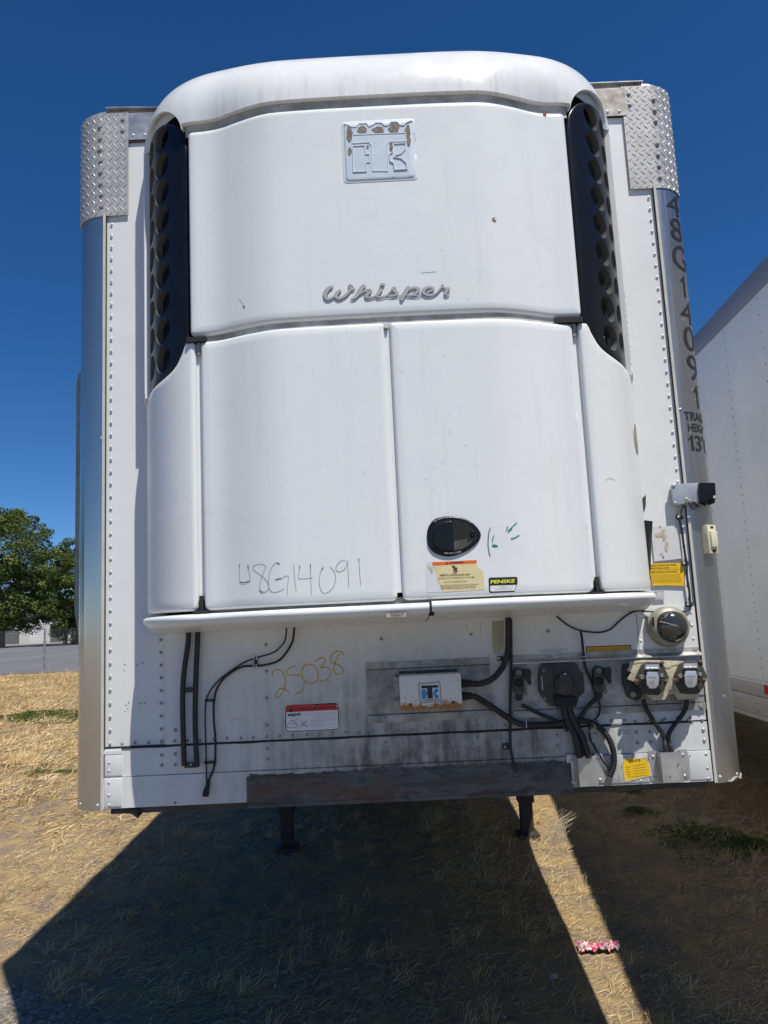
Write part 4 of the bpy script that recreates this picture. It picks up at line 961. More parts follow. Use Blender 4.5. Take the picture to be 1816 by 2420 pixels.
# --- pair of thin cables looping to the lower left
ca = cH([(922, 265, .06), (920, 300, .045), (905, 385), (830, 465), (690, 513), (600, 545), (500, 605), (375, 705), (295, 830), (282, 1000), (288, 1200), (291, 1340), (293, 1470)])
cb = cH([(982, 265, .06), (980, 300, .045), (962, 400), (870, 528), (750, 570), (660, 577), (560, 588), (440, 665), (378, 750), (352, 850), (350, 1000), (362, 1150), (358, 1340), (330, 1430), (305, 1490)])
tube_px('cable', ca, .018, .0032, seg=7); tube_px('cable', cb, .020, .0046, seg=7)
for a, b_, s_ in (((678, 512), (676, 578), 0), ((290, 850), (348, 850), 1), ((286, 1338), (356, 1338), 1)):
    A_, B_ = PY(*cH([a])[0], -.018), PY(*cH([b_])[0], -.018)
    x0, x1 = min(A_[0], B_[0])-.005, max(A_[0], B_[0])+.005; z0, z1 = min(A_[2], B_[2])-.004, max(A_[2], B_[2])+.004
    c_ = MB().box((x0, -.016, z0), (x1, -.003, z1)).build('cable_clip', 'socket_black', T, bevel=.0015)
    for q in (A_, B_):
        for d in (-.0045, .0045): MB().box((q[0]-(.006 if s_ else .0015)+(d if not s_ else 0), -.025, q[2]-(.0012 if s_ else .007)+(0 if not s_ else 0)), (q[0]+(.006 if s_ else .0015)+(d if not s_ else 0), -.010, q[2]+(.0012 if s_ else .007))).build('zip_tie', 'rivet_white', c_)
tube_px('cable_boot', cH([(308, 1470), (300, 1530), (290, 1560), (285, 1600)]), .022, [.008]*8+[.010]*7+[.012]*7, 'rubber', 10)
# --- junction box on its galvanised plate
MB().box((-.140, -.006, 1.441), (.340, -.0005, 1.670)).build('mount_plate', 'galvanised', T)
MB().box((-.140, -.010, 1.644), (.340, -.0055, 1.669)).box((-.140, -.010, 1.442), (.340, -.0055, 1.470)).build('plate_flange', 'galvanised', T, bevel=.001)
for x0, x1, zz in ((-.139, .339, 1.6425), (-.139, .339, 1.4715), (.418, 1.150, 1.4635)): MB().box((x0, -.0105, zz-.0011), (x1, -.006, zz+.0011)).build('flange_line', 'grease_steel', T)
jb = MB().box((-.013, -.120, 1.497), (.217, -.025, 1.6215)).build('junction_box', 'box_paint', T, bevel=.004); jb['label'] = 'white metal box with rusty lower edge and blue T K crest'
MB().box((-.034, -.108, 1.508), (-.012, -.100, 1.618)).box((-.030, -.1, 1.508), (-.026, -.006, 1.618)).build('box_bracket', 'galvanised', jb, bevel=.002)
MB().box((-.012, -.028, 1.492), (.212, -.006, 1.632)).build('box_back', 'socket_black', jb)
for q in cO([(475, 452), (482, 648)]): screw(*q, .109, jb, 'rivet_dirty', .007)
for q in cO([(637, 712), (1132, 685)]): screw(*q, .121, jb, 'chip_rust', .0058)
for q in cO([(308, 255), (1360, 205), (333, 878), (1400, 828)]): p = PY(*q, -.010); rivet(p[0], p[2], 'b', -.010, T)
BX = pl(-.1205)
crest = cO([(735, 458), (760, 462), (778, 474), (800, 458), (822, 470), (842, 452), (866, 464), (890, 450), (912, 462), (940, 446), (975, 444)])
stroke('crest_outline', [crest, cO([(976, 444), (985, 560), (992, 662), (985, 672), (960, 677)]), cO([(960, 677), (860, 682), (765, 688), (755, 686), (748, 670), (738, 560), (735, 458)])], BX, 'decal_black', jb, w=.0020, h=.0006)
decal('crest_letter', cO([(762, 492), (955, 484), (957, 512), (888, 516), (898, 640), (836, 642), (830, 520), (763, 524)]), BX, 'decal_black', jb, .0006)
decal('crest_shape', cO([(762, 536), (812, 534), (814, 562), (828, 564), (830, 600), (816, 604), (818, 642), (768, 645)]), BX, 'decal_blue', jb, .0006)
decal('crest_shape', cO([(915, 530), (958, 528), (960, 552), (940, 574), (918, 580), (945, 592), (962, 612), (964, 634), (918, 637), (916, 610), (902, 596), (902, 568), (914, 556)]), BX, 'decal_blue', jb, .0006)
text('crest_text', 'THERMO KING', cO([(772, 668)])[0], cO([(972, 660)])[0], 3.0, BX, 'decal_black', jb, .0008, .03)
for q in cO([(655, 625), (575, 635), (580, 690), (870, 395), (855, 372), (1045, 660), (1190, 425), (1100, 640)]): decal('rust_spot', rag(q[0], q[1], random.uniform(1, 2.6), random.uniform(.8, 1.8), 9, .5), BX, 'chip_rust', jb, .0004)
def gland(u, v, y, n_=3):
    p = PY(u, v, -y); mb = MB(); mb.lathe([(.016, -.004), (.017, .012), (.013, .014), (.015, .022), (.013, .034), (.010, .036)], tuple(p), (1, 0, 0), 14); return mb.build('cable_gland', 'rubber', jb, True, 40)
gland(*cI([(968, 716)])[0], .075); gland(*cI([(974, 815)])[0], .075)
def conduit(name, pts, y, r, ribs=True, n=10, m='cable_black', seg=12):
    P = [PY(q[0], q[1], -(q[2] if len(q) > 2 else y)) for q in pts]; P = spline(P, n)
    d = np.concatenate([[0], np.cumsum([np.linalg.norm(P[i+1]-P[i]) for i in range(len(P)-1)])]); k = int(d[-1]/.0024); t = np.linspace(0, d[-1], k); P = np.array(P)
    Q = np.stack([np.interp(t, d, P[:, i]) for i in range(3)], 1); R = [r*(1 if (i//2) % 2 else .86) for i in range(k)] if ribs else r
    mb = MB(); mb.tube(list(Q), R, seg); return mb.build(name, m, T, True, 80)
conduit('conduit', cI([(1010, 716, .075), (1110, 716, .07), (1190, 690, .06), (1255, 635, .05), (1305, 555, .04), (1330, 470, .035), (1335, 350, .035), (1334, 200, .05)]), .05, .0125)
conduit('conduit', cI([(1015, 815, .075), (1075, 820, .07), (1150, 862, .05), (1245, 925, .04), (1340, 990, .03), (1420, 1030, .03), (1480, 1040)])+cN([(620, 1012), (780, 1000), (900, 975, .035), (1020, 962, .04), (1150, 980, .04), (1260, 1035, .03), (1350, 1130, .03), (1410, 1250, .03), (1432, 1380, .03), (1420, 1500, .03), (1380, 1590, .03)]), .03, .0120)
p = PY(*cI([(1475, 1035)])[0], -.04); MB().box((p[0]-.001, -.0445, p[2]-.014), (p[0]+.001, -.02, p[2]+.014)).build('zip_tie', 'rivet_white', T)
tube_px('pipe', cI([(1355, 205, .05), (1357, 560), (1350, 800), (1350, 1000), (1350, 1190), (1366, 1300, .028), (1392, 1415, .03)]), .026, .0058, 'cable_black', 8)
p = PY(*cI([(1325, 1212)])[0], -.02); MB().box((p[0]-.016, -.014, p[2]-.012), (p[0]+.014, -.010, p[2]+.011)).build('pipe_clip', 'socket_black', T, bevel=.002); screw(*cI([(1308, 1213)])[0], .0145, r=.0042)
p = PY(*cI([(1275, 520)])[0], -.02); MB().box((p[0]-.014, -.018, p[2]-.009), (p[0]+.012, -.012, p[2]+.009)).build('conduit_clip', 'socket_black', T, bevel=.003); screw(*cI([(1260, 518)])[0], .0185, r=.006)
decal('foam_smear', cI([(1205, 225), (1298, 222), (1300, 300), (1290, 420), (1262, 480), (1222, 485), (1208, 380)]), pl(-.0035), 'foam_tan', T, .001)
stroke('drip_mark', [cI([(1112, 225), (1115, 290), (1118, 335)]), cI([(1000, 255), (1008, 270), (1012, 295)])], pl(-.0035), 'ink_grey', T, w=.0014, h=.0006)
# --- long galvanised back plate carrying the air and electrical couplings
MB().box((.418, -.008, 1.455), (1.152, -.0005, 1.655)).build('back_plate', 'galvanised', T)
MB().box((.416, -.006, 1.652), (1.152, -.0005, 1.672)).build('plate_flange', 'galvanised', T); MB().add([(.416, -.006, 1.6555), (1.154, -.006, 1.6555), (1.154, -.024, 1.6435), (.416, -.024, 1.6435), (.416, -.024, 1.640), (1.154, -.024, 1.640), (1.154, -.006, 1.640), (.416, -.006, 1.640)], [(0, 3, 2, 1), (3, 4, 5, 2), (4, 7, 6, 5), (0, 7, 4, 3), (1, 2, 5, 6)]).build('plate_ledge', 'mill_aluminium', T)
MB().box((.416, -.013, 1.436), (1.153, -.0082, 1.462)).build('plate_flange', 'galvanised', T)
for q in cN([(722, 262), (1045, 245), (328, 882), (768, 862)])+cM([(578, 190), (1095, 172), (632, 718), (1153, 702)]): p = PY(*q, -.012); rivet(p[0], p[2], 'b', -.013 if p[2] < 1.6 else -.006, T)
# seven pin socket with square gasket
def oct_(cx, cz, w, h, c): return [(cx-w+c, cz-h), (cx+w-c, cz-h), (cx+w, cz-h+c), (cx+w, cz+h-c*.5), (cx+w-c*.5, cz+h), (cx-w+c*.5, cz+h), (cx-w, cz+h-c*.5), (cx-w, cz-h+c)]
so = MB().prism([PY(*q, -.03)[[0, 2]] for q in cN([(720, 800), (640, 720), (595, 640), (588, 470), (600, 370), (640, 325), (980, 315), (1025, 330), (1055, 410), (1090, 425), (1105, 650), (1040, 700), (1010, 800)])], -.030, -.008).build('power_socket', 'socket_black', T, bevel=.003)
so['label'] = 'large black covered power socket'
c_ = PY(*cN([(880, 560)])[0], -.05)
MB().lathe([(.042, 0), (.042, .030), (.038, .036), (.030, .038), (.029, .033), (.002, .033)], (c_[0], -.028, c_[2]), (0, -1, 0), 8).build('socket_body', 'socket_black', so, True, 25)
MB().prism([PY(*q, -.075)[[0, 2]] for q in cN([(830, 440), (880, 425), (920, 440), (965, 520), (970, 600), (935, 645), (870, 650), (820, 620), (805, 540)])], -.075, -.063).build('socket_lid', 'socket_black', so, bevel=.003)
MB().prism([PY(*q, -.045)[[0, 2]] for q in cN([(755, 690), (1000, 690), (1015, 790), (960, 815), (780, 812)])], -.055, -.028).build('socket_boot', 'rubber', so, bevel=.004)
p = PY(*cN([(884, 440)])[0], -.077); MB().box((p[0]-.004, -.078, p[2]-.002), (p[0]+.004, -.070, p[2]+.002)).build('lid_hinge', 'rivet_steel', so)
for q in cN([(645, 400), (655, 715), (1030, 745)]): screw(*q, .031, so, 'rivet_dirty', .006)
p0, p1 = PY(*cN([(622, 470)])[0], -.031), PY(*cN([(632, 620)])[0], -.031); MB().tube([p0, p1], .0022, 6).build('bright_edge', 'rivet_steel', so)
# gladhands
def glad(ox, oy, conv, label):
    f = lambda L: [PY(*q, -.035)[[0, 2]] for q in conv([(x+ox, y+oy) for x, y in L])]
    g_ = MB().prism(f([(-45, 130), (-55, 30), (-50, -110), (-30, -145), (20, -150), (50, -125), (62, 20), (70, 110), (50, 150), (-10, 160)]), -.042, -.008).build('gladhand', 'socket_black', T, bevel=.004); g_['label'] = label
    c0 = f([(0, -100)])[0]; MB().lathe([(.010, 0), (.010, .010), (.006, .013), (.005, .008)], (c0[0], -.040, c0[1]), (0, -1, 0), 14).build('coupling_bolt', 'rivet_dirty', g_, True, 40)
    c0 = f([(2, 20)])[0]; MB().lathe([(.015, 0), (.016, .006), (.012, .010), (.010, .006), (.002, .006)], (c0[0], -.040, c0[1]), (0, -1, 0), 18).build('coupling_seal', 'rubber', g_, True, 40)
    MB().prism(f([(50, -130), (125, -135), (140, -90), (130, -20), (145, 20), (118, 48), (100, 10), (75, -20), (55, -60)]), -.050, -.030).build('coupling_arm', 'frame_black', g_, bevel=.002)
    MB().prism(f([(-20, 150), (45, 145), (50, 200), (20, 230), (-25, 215)]), -.036, -.016).build('coupling_neck', 'frame_black', g_, bevel=.003)
    MB().tube([PY(*q, -.03) for q in conv([(ox+80, oy+60), (ox+95, oy+150), (ox+78, oy+165), (ox+65, oy+120)])], .003, 6).build('coupling_hook', 'rivet_dirty', g_, True)
    return g_
glad(360, 520, cN, 'left air coupling'); glad(1255, 500, cN, 'right air coupling')
# third coupling, half hidden behind the torn gasket
g3 = MB().prism([PY(*q, -.03)[[0, 2]] for q in cM([(385, 330), (400, 290), (440, 285), (560, 300), (590, 420), (570, 620), (520, 650), (440, 620), (390, 480)])], -.032, -.008).build('gladhand', 'socket_black', T, bevel=.004); g3['label'] = 'dark coupling behind the torn gasket'
c0 = PY(*cM([(485, 585)])[0], -.033); MB().lathe([(.011, 0), (.011, .006), (.004, .008)], tuple(c0), (0, -1, 0), 14).build('coupling_bolt', 'rivet_dirty', g3, True)
# twin round sockets with tin lids on a cream gasket
gk = MB().prism([PY(*q, -.066)[[0, 2]] for q in cM([(455, 262), (600, 250), (1050, 262), (1115, 290), (1160, 380), (1165, 520), (1118, 632), (935, 640), (890, 585), (830, 590), (800, 640), (680, 645), (570, 560), (510, 470), (425, 435), (470, 372), (430, 350), (450, 318)])], -.066, -.056).build('gasket', 'gasket_cream', T, bevel=.003)
for q in cM([(470, 400), (760, 285), (1090, 300)]): p = PY(*q, -.04); MB().lathe([(.008, 0), (.008, .05)], (p[0], -.006, p[2]), (0, -1, 0), 8).build('standoff', 'socket_black', gk, True)
gk['label'] = 'torn cream gasket behind the twin sockets'
stroke('gasket_fold', [cM([(470, 285), (620, 268), (760, 300), (830, 325), (880, 300), (1020, 285)])], pl(-.0665), 'foam_tan', gk, w=.004, h=.001)
MB().box((1.125, -.012, 1.492), (1.152, -.008, 1.535)).build('plate_shim', 'mill_aluminium', T)
def lidsock(cx, cy, label):
    f = lambda L, y: [PY(*q, -y)[[0, 2]] for q in cM([(x+cx, y_+cy) for x, y_ in L])]
    b_ = MB().prism(f([(-150, 10), (-95, -110), (-40, -140), (60, -140), (110, -115), (165, 10), (120, 130), (60, 185), (-80, 180), (-125, 100)], .085), -.088, -.060).build('round_socket', 'socket_black', T, bevel=.003); b_['label'] = label
    c0 = f([(5, 20)], .095)[0]
    MB().lathe([(.034, 0), (.034, .022), (.031, .026), (.026, .027), (.025, .02), (.002, .02)], (c0[0], -.085, c0[1]), (0, -1, 0), 20).build('socket_collar', 'chip_rust', b_, True, 30)
    MB().prism(f([(-125, 15), (-55, -110), (65, -112), (140, 15), (60, 60), (-60, 60)], .112), -.118, -.108).build('socket_face', 'socket_black', b_, bevel=.003)
    V = []; L1 = f([(-50, -45), (50, -45), (66, 0), (62, 80), (35, 118), (-25, 120), (-52, 85), (-62, 0)], .128)
    lid = MB().prism(L1, -.132, -.124).build('socket_lid', 'lid_metal', b_, bevel=.0025)
    for dx in (-42, 2, 42):
        q = f([(dx, -78)], .126)[0]; MB().tube([(q[0]-.006, -.126, q[1]), (q[0]+.006, -.126, q[1])], .0035, 8).build('lid_hinge', 'rivet_steel', b_, True)
    MB().prism(f([(-64, -115), (64, -118), (74, -70), (-74, -66)], .12), -.122, -.115).build('hinge_plate', 'lid_metal', b_, bevel=.0015)
    MB().lathe([(.045, 0), (.045, .05), (.03, .055)], (f([(5, 20)], .04)[0][0], -.006, f([(5, 20)], .04)[0][1]), (0, -1, 0), 8).build('socket_can', 'socket_black', b_, True, 30)
    for dx, dy, rr in ((-100, 5, .0085), (95, -10, .0075)):
        q = f([(dx, dy)], .118)[0]; MB().lathe([(rr, 0), (rr, .006), (rr*.7, .008), (rr*.3, .006)], (q[0], -.114, q[1]), (0, -1, 0), 6).build('socket_bolt', 'rivet_dirty', b_, False)
    for dx, dy in ((-155, 45), (138, 45), (-60, 165), (100, -135)):
        q = f([(dx, dy)], .09)[0]; MB().lathe([(.0075, 0), (.0075, .008), (.004, .010)], (q[0], -.084, q[1]), (0, -1, 0), 6).build('socket_bolt', 'chip_rust', b_, False)
    for k_, (dy, w_) in enumerate(((18, 80), (48, 52), (62, 46), (80, 50))):
        a_, c2 = cM([(cx-w_*.5, cy+dy)])[0], cM([(cx+w_*.5, cy+dy-3)])[0]
        text('lid_text', ('PHILLIPS', 'TO OPEN', 'LIFT', 'COVER')[k_], a_, c2, 2.4 if k_ else 3.4, pl(-.1325), 'housing_grey', lid, .0006, .02)
    return b_
lidsock(672, 410, 'left round socket with tin lid'); lidsock(1048, 400, 'right round socket with tin lid')
conduit('socket_cable', cM([(590, 640, .05), (600, 690, .045), (625, 745), (690, 850), (760, 950), (795, 1030), (800, 1100, .04), (808, 1180, .04)]), .03, .0085, False)
conduit('socket_cable', cM([(1010, 620, .05), (1012, 660, .045), (1000, 730), (950, 810), (880, 900), (835, 980), (835, 1060), (855, 1110, .04), (868, 1180, .04)]), .034, .0085, False)
# harness from the big socket into the left trough
conduit('harness', cN([(870, 800, .045), (885, 900), (930, 1010), (985, 1110), (1020, 1240), (1050, 1380)]), .045, .0125, False)
conduit('harness', cN([(920, 800, .045), (960, 920), (1010, 1030), (1070, 1130), (1110, 1240), (1150, 1380)]), .048, .0125, False)
conduit('harness', cN([(900, 800, .045), (905, 860), (950, 1000), (1010, 1140), (1060, 1260), (1100, 1380)]), .034, .012, False)
conduit('air_hose', cN([(1255, 700, .03), (1200, 745), (1120, 830), (1060, 930), (1025, 1010)]), .034, .0085, False)
conduit('air_hose', cN([(400, 790, .03), (460, 820), (600, 890), (740, 950), (850, 1000), (910, 1080)]), .030, .0072, False)
tube_px('lead', cN([(1265, 740, .02), (1278, 830, .02), (1250, 915, .03), (1185, 985, .06), (1160, 1050, .05), (1158, 1120, .03), (1172, 1180, .02), (1215, 1260, .02), (1300, 1400, .02), (1392, 1545, .02)]), .02, .0040, 'cable_black')
screw(*cN([(1140, 1200)])[0], .012, r=.006); screw(*cN([(1195, 1190)])[0], .022, r=.005)
tube_px('tie_ring', cN([(1200, 1005, .05), (1225, 1040, .05), (1200, 1060, .045), (1150, 1085, .045)]), .05, .002, 'rivet_steel', 6)
tube_px('lead', cN([(1060, -30, .06), (1075, 60, .03), (1090, 220, .02), (1110, 350), (1160, 480), (1210, 620), (1245, 715, .03)]), .02, .0050, 'cable_black')
p = PY(*cN([(1092, 248)])[0], -.025); MB().box((p[0]-.008, -.028, p[2]-.0012), (p[0]+.008, -.012, p[2]+.0012)).build('zip_tie', 'rivet_white', T)
decal('rust_hole', rag(*cN([(1225, 1110)])[0], 2.2, 2.8, 9, .3), pl(-.009), 'chip_rust', T, .001)
# --- cable troughs of folded sheet
for x0, x1, l_ in ((.641, .711, 'left'), (.952, 1.030, 'right')):
    zt_, zb_ = 1.291, 1.182; mb = MB(); 
    mb.add([(x0, -.050, zt_), (x1, -.050, zt_), (x1, -.050, zb_), (x0, -.050, zb_), (x0-.003, -.009, zt_), (x1+.003, -.009, zt_), (x1+.003, -.009, zb_), (x0-.003, -.009, zb_),
            (x0+.004, -.047, zt_), (x1-.004, -.047, zt_), (x1-.004, -.047, zb_), (x0+.004, -.047, zb_)],
           [(0, 1, 2, 3), (0, 3, 7, 4), (1, 5, 6, 2), (8, 11, 10, 9), (0, 8, 9, 1), (0, 4, 8), (1, 9, 5), (3, 2, 10, 11)])
    tr = mb.build('cable_trough', 'mill_aluminium', T); tr['label'] = l_+' folded metal cable trough'
    for xa in (x0-.034, x1+.002): MB().box((xa, -.0125, zb_+.002), (xa+.032, -.0095, zt_+.002)).build('trough_flange', 'mill_aluminium', tr, bevel=.001)
    for xx, zz in ((x0-.017, zt_-.02), (x0-.017, zb_+.012), (x1+.017, zt_-.018), (x1+.017, zb_+.014)): rivet(xx, zz, 's', -.0125, tr)
MB().box((.745, -.012, 1.180), (.915, -.0093, 1.283)).build('rail_patch', 'wall_white', T, bevel=.001); MB().box((1.068, -.012, 1.180), (1.148, -.0093, 1.283)).build('rail_patch', 'wall_white', T, bevel=.001)
stroke('scratch', [cM([(915, 1300), (937, 1265)]), cM([(845, 1410), (858, 1385)])], pl(-.0505), 'ink_black', T, w=.003, h=.0006)
stroke('scratch', [cM([(1040, 1200), (1045, 1185)])], pl(-.0125), 'ink_black', T, w=.004, h=.0004); stroke('scratch', [cM([(1042, 1240), (1046, 1205)])], pl(-.0125), 'decal_white', T, w=.003, h=.0004)
stroke('stamp_lines', [cM([(335, 950), (450, 940)]), cM([(338, 973), (450, 966)])], pl(-.005), 'ink_black', T, w=.0016, h=.0006)
# --- round lamp
lc = PY(*cL([(605, 1775)])[0], -.05)
lm = MB().lathe([(.072, 0), (.078, .004), (.078, .030), (.070, .045), (.060, .050), (.058, .045)], (lc[0], -.003, lc[2]), (0, -1, 0), 36).build('round_lamp', 'housing_grey', T, True, 40); lm['label'] = 'round grey rimmed lamp with smoked lens'
MB().lathe([(.060, .040), (.0585, .052), (.050, .066), (.036, .075), (.018, .080), (.004, .081)], (lc[0]+.006, -.003, lc[2]+.002), (0, -1, 0), 36).build('lamp_lens', 'lens_smoke', lm, True, 60)
ll = [PY(*q, -.085) for q in cL([(490, 1733), (770, 1805)])]
MB().tube([(lc[0]-.048, -.070, lc[2]+.022), (lc[0]-.02, -.082, lc[2]+.013), (lc[0]+.006, -.085, lc[2]+.004), (lc[0]+.03, -.080, lc[2]-.004), (lc[0]+.06, -.062, lc[2]-.014)], .0009, 5).build('lens_seam', 'housing_grey', lm)
MB().box((lc[0]-.080, -.030, lc[2]-.022), (lc[0]-.064, -.006, lc[2]+.045)).box((lc[0]+.066, -.030, lc[2]-.004), (lc[0]+.084, -.006, lc[2]+.020)).build('lamp_lug', 'housing_grey', lm, bevel=.004)
screw(*cL([(407, 1780)])[0], .031, lm, r=.005); screw(*cL([(778, 1760)])[0], .031, lm, r=.004)
MB().box((lc[0]-.069, -.052, lc[2]+.005), (lc[0]-.062, -.045, lc[2]+.040)).build('lamp_slot', 'void_black', lm, bevel=.002)
# --- sensor bracket and box at the right corner
def bxy(px0, px1, y): a = PY(*px0, -y); b_ = PY(*px1, -y); return a, b_
P4 = [PY(*q, -.034)[[0, 2]] for q in cL([(612, 285), (905, 268), (920, 462), (700, 492), (632, 508)])]
br = MB().prism(P4, -.034, -.026).build('sensor_bracket', 'box_grey', T, bevel=.001)
MB().box((P4[0][0]+.004, -.027, P4[0][1]-.085), (P4[0][0]+.05, -.003, P4[0][1]-.004)).build('bracket_standoff', 'mill_aluminium', br)
P5 = [PY(*q, -.050)[[0, 2]] for q in cL([(905, 266), (1068, 268), (1078, 445), (918, 465)])]
sb = MB().prism(P5, -.050, .03).build('sensor_box', 'black_plastic', T, bevel=.003); sb['label'] = 'black plastic sensor box on the right corner bracket'
MB().prism([PY(*q, -.03)[[0, 2]] for q in cL([(960, 450), (1065, 440), (1068, 480), (1010, 495), (965, 490)])], -.03, .02).build('sensor_plug', 'rubber', sb, bevel=.002)
decal('sensor_tag', cL([(1048, 404), (1070, 404), (1070, 430), (1047, 430)]), pl(-.0505), 'decal_white', sb, .0006); decal('sensor_mark', cL([(1056, 409), (1063, 409), (1060, 425)]), pl(-.0505), 'decal_black', sb, .0012)
for q in cL([(635, 300), (650, 482), (766, 440)]): screw(*q, .0345, br, r=.0065)
tube_px('sensor_wire', cL([(970, 472, .03), (972, 515, .02), (900, 495, .03), (850, 465, .04), (790, 455, .045), (735, 495, .035), (705, 550), (690, 630)]), .02, .0030, 'housing_grey', 7)
tube_px('sensor_wire', cL([(785, 470, .045), (810, 520, .04), (850, 548, .03), (875, 510, .03), (868, 480, .035)]), .03, .0020, 'cable_black', 6)
tube_px('harness_lead', cL([(735, 495, .035), (710, 560), (692, 640), (715, 750), (732, 880), (752, 1020), (768, 1120), (772, 1250), (795, 1400), (805, 1545)]), .014, .0048, 'cable_black', 8)
tube_px('harness_lead', cL([(805, 1545, .014), (805, 1580), (760, 1610), (640, 1625, .02), (480, 1622, .02), (330, 1612), (240, 1610), (150, 1650), (60, 1720), (10, 1770)])+cJ([(560, 260), (500, 277), (430, 275), (350, 262), (270, 225), (195, 165)]), .012, .0034, 'cable_black', 7)
for q in cL([(682, 628), (738, 1113), (780, 1543)]):
    p = PY(q[0]+1, q[1], -.01); MB().box((p[0]-.010, -.016, p[2]-.009), (p[0]+.016, -.003, p[2]+.009)).build('cable_clip', 'rubber', T, bevel=.003); screw(q[0], q[1], .0165, r=.0055)
q = cL([(260, 1585)])[0]; p = PY(*q, -.01); MB().box((p[0]-.008, -.014, p[2]-.012), (p[0]+.008, -.003, p[2]+.006)).build('cable_clip', 'rubber', T, bevel=.002); screw(q[0], q[1], .0145, r=.0045)
MB().box((.880, -.006, 1.815), (.925, -.0036, 1.842)).build('clip_pad', 'mill_aluminium', T)
# --- clearance lamp on the corner post
ph = .52; n_ = np.array([math.sin(ph), -math.cos(ph), 0]); t_ = np.array([math.cos(ph), math.sin(ph), 0])
a0 = Corner(1).to3(ph*.13, PY(*cL([(930, 870)])[0], .02)[2], .004)
def obox(name, c, w, h, d0, d1, m, parent, bev=.002):
    c = np.array(c); V = []
    for d in (d0, d1):
        for sx_, sz_ in ((-1, -1), (1, -1), (1, 1), (-1, 1)): V.append(c+t_*sx_*w/2+np.array([0, 0, sz_*h/2])+n_*d)
    return MB().add(V, [(0, 3, 2, 1), (4, 5, 6, 7), (0, 1, 5, 4), (1, 2, 6, 5), (2, 3, 7, 6), (3, 0, 4, 7)]).build(name, m, parent, bevel=bev)
ml = obox('marker_lamp', a0, .052, .115, -.008, .026, 'cream_plastic', T, .004); ml['label'] = 'cream clearance lamp on the right corner post'
obox('marker_lens', a0+np.array([0, 0, 0]), .038, .066, .020, .036, 'lens_clear', ml, .006)
obox('marker_slot', a0+np.array([0, 0, .047]), .016, .008, .02, .0275, 'void_black', ml, .001); obox('marker_slot', a0-np.array([0, 0, .047]), .020, .010, .02, .0275, 'void_black', ml, .001)
# --- stickers on the wall
pp = decal('paper_remnant', cL([(392, 738), (430, 728), (690, 715), (728, 1060), (600, 1075), (430, 1090), (410, 900)]), pl(-.0038), 'old_paper', T, .0008, thick=.0006)
for L in ([(440, 810), (470, 788), (495, 795), (500, 765), (540, 758), (545, 785), (520, 800), (568, 838), (545, 870), (530, 885), (520, 840), (490, 830), (455, 838)], [(545, 890), (572, 885), (580, 930), (568, 1000), (550, 985), (540, 940)]):
    decal('torn_patch', cL(L), pl(-.0046), 'torn_paper', pp, .0006)
stroke('torn_edge', [cL([(440, 812), (458, 840), (492, 832), (520, 842), (532, 885)]), cL([(535, 945), (560, 1000)]), cL([(480, 1020), (505, 1010), (522, 1030), (500, 1038)])], pl(-.0052), 'ink_grey', pp, w=.0018, h=.0006)
for q in cL([(490, 730), (525, 1050)]): decal('rust_spot', rag(q[0], q[1], 2, 2, 9, .2), pl(-.0052), 'chip_rust', pp, .0008)
ys = decal('safety_sticker', cL([(372, 1130), (450, 1112), (720, 1105), (738, 1180), (750, 1348), (600, 1342), (412, 1346), (400, 1280), (385, 1200)]), pl(-.0046), 'decal_yellow', T, .0008, thick=.0006); ys['label'] = 'yellow safety sticker full of small print'
YP = pl(-.0056)
for s_, a, b_, hp, bo in (('BEFORE TOWING THIS TRAILER', (392, 1146), (662, 1134), 3.8, .03), ('MAKE A VISUAL CHECK', (392, 1172), (592, 1166), 3.8, .03), ('to assure that', (605, 1164), (680, 1160), 2.4, .0), ('the fifth wheel jaws and kingpin lock are secured', (398, 1190), (700, 1178), 2.4, .01), ('MAKE SURE YOU ARE COUPLED', (398, 1214), (672, 1204), 3.8, .03)):
    text('sticker_text', s_, cL([a])[0], cL([b_])[0], hp, YP, 'decal_line', ys, .0006, bo)
for i_ in range(8):
    y_ = 1232+i_*12.4; text('sticker_text', ('Always conduct a visual check and inspect the coupling', 'Check to see that the upper coupler plate contacts the', 'locking mechanism and kingpin area with a flashlight.', 'trailer has been lifted locked firmly in position by', 'Visually check the coupler and locking for the jaws and', 'latch. Watch that all release handles are in the locked', 'fully seated before moving the trailer from its place', 'Observe these rules each time you couple a trailer unit')[i_], cL([(402+i_*1.2, y_+2)])[0], cL([(705+i_*2, y_-4)])[0], 2.1, YP, 'decal_line', ys, .0006, .005)
cp = decal('certification_label', cL([(370, 1412), (540, 1400), (548, 1490), (420, 1500), (418, 1440)]), pl(-.0046), 'decal_white', T, .0006)
for i_, s_ in enumerate(('CERTIFICATION LABEL', '20008  16.5 X 7', '13334  75 K', '13222 CAPACITY', 'TRAILER MFD. INC')): text('label_text', s_, cL([(424, 1418+i_*19)])[0], cL([(534, 1413+i_*19)])[0], 2.5, pl(-.0052), 'ink_black', cp, .0006, .01)
gl = decal('grey_label', cN([(592, 165), (940, 150), (945, 205), (595, 218)]), pl(-.0036), 'ghost', T, .0006)
for i_, s_ in enumerate(('THIS TRAILER IS NOT EQUIPPED AND', 'MUST NOT BE OPERATED WITHOUT THE', 'APPROVED FRONT REFRIGERATION UNIT.')): text('label_text', s_, cN([(605, 176+i_*15)])[0], cN([(915+i_*8, 163+i_*15)])[0], 2.3, pl(-.0042), 'ink_grey', gl, .0006, .01)
ol_ = decal('amber_label', cN([(1117, 132), (1622, 115), (1626, 180), (1120, 198)]), pl(-.0036), 'decal_black', T, .0006); decal('amber_field', cN([(1128, 142), (1612, 125), (1615, 170), (1131, 189)]), pl(-.0042), 'decal_amber', ol_, .0006)
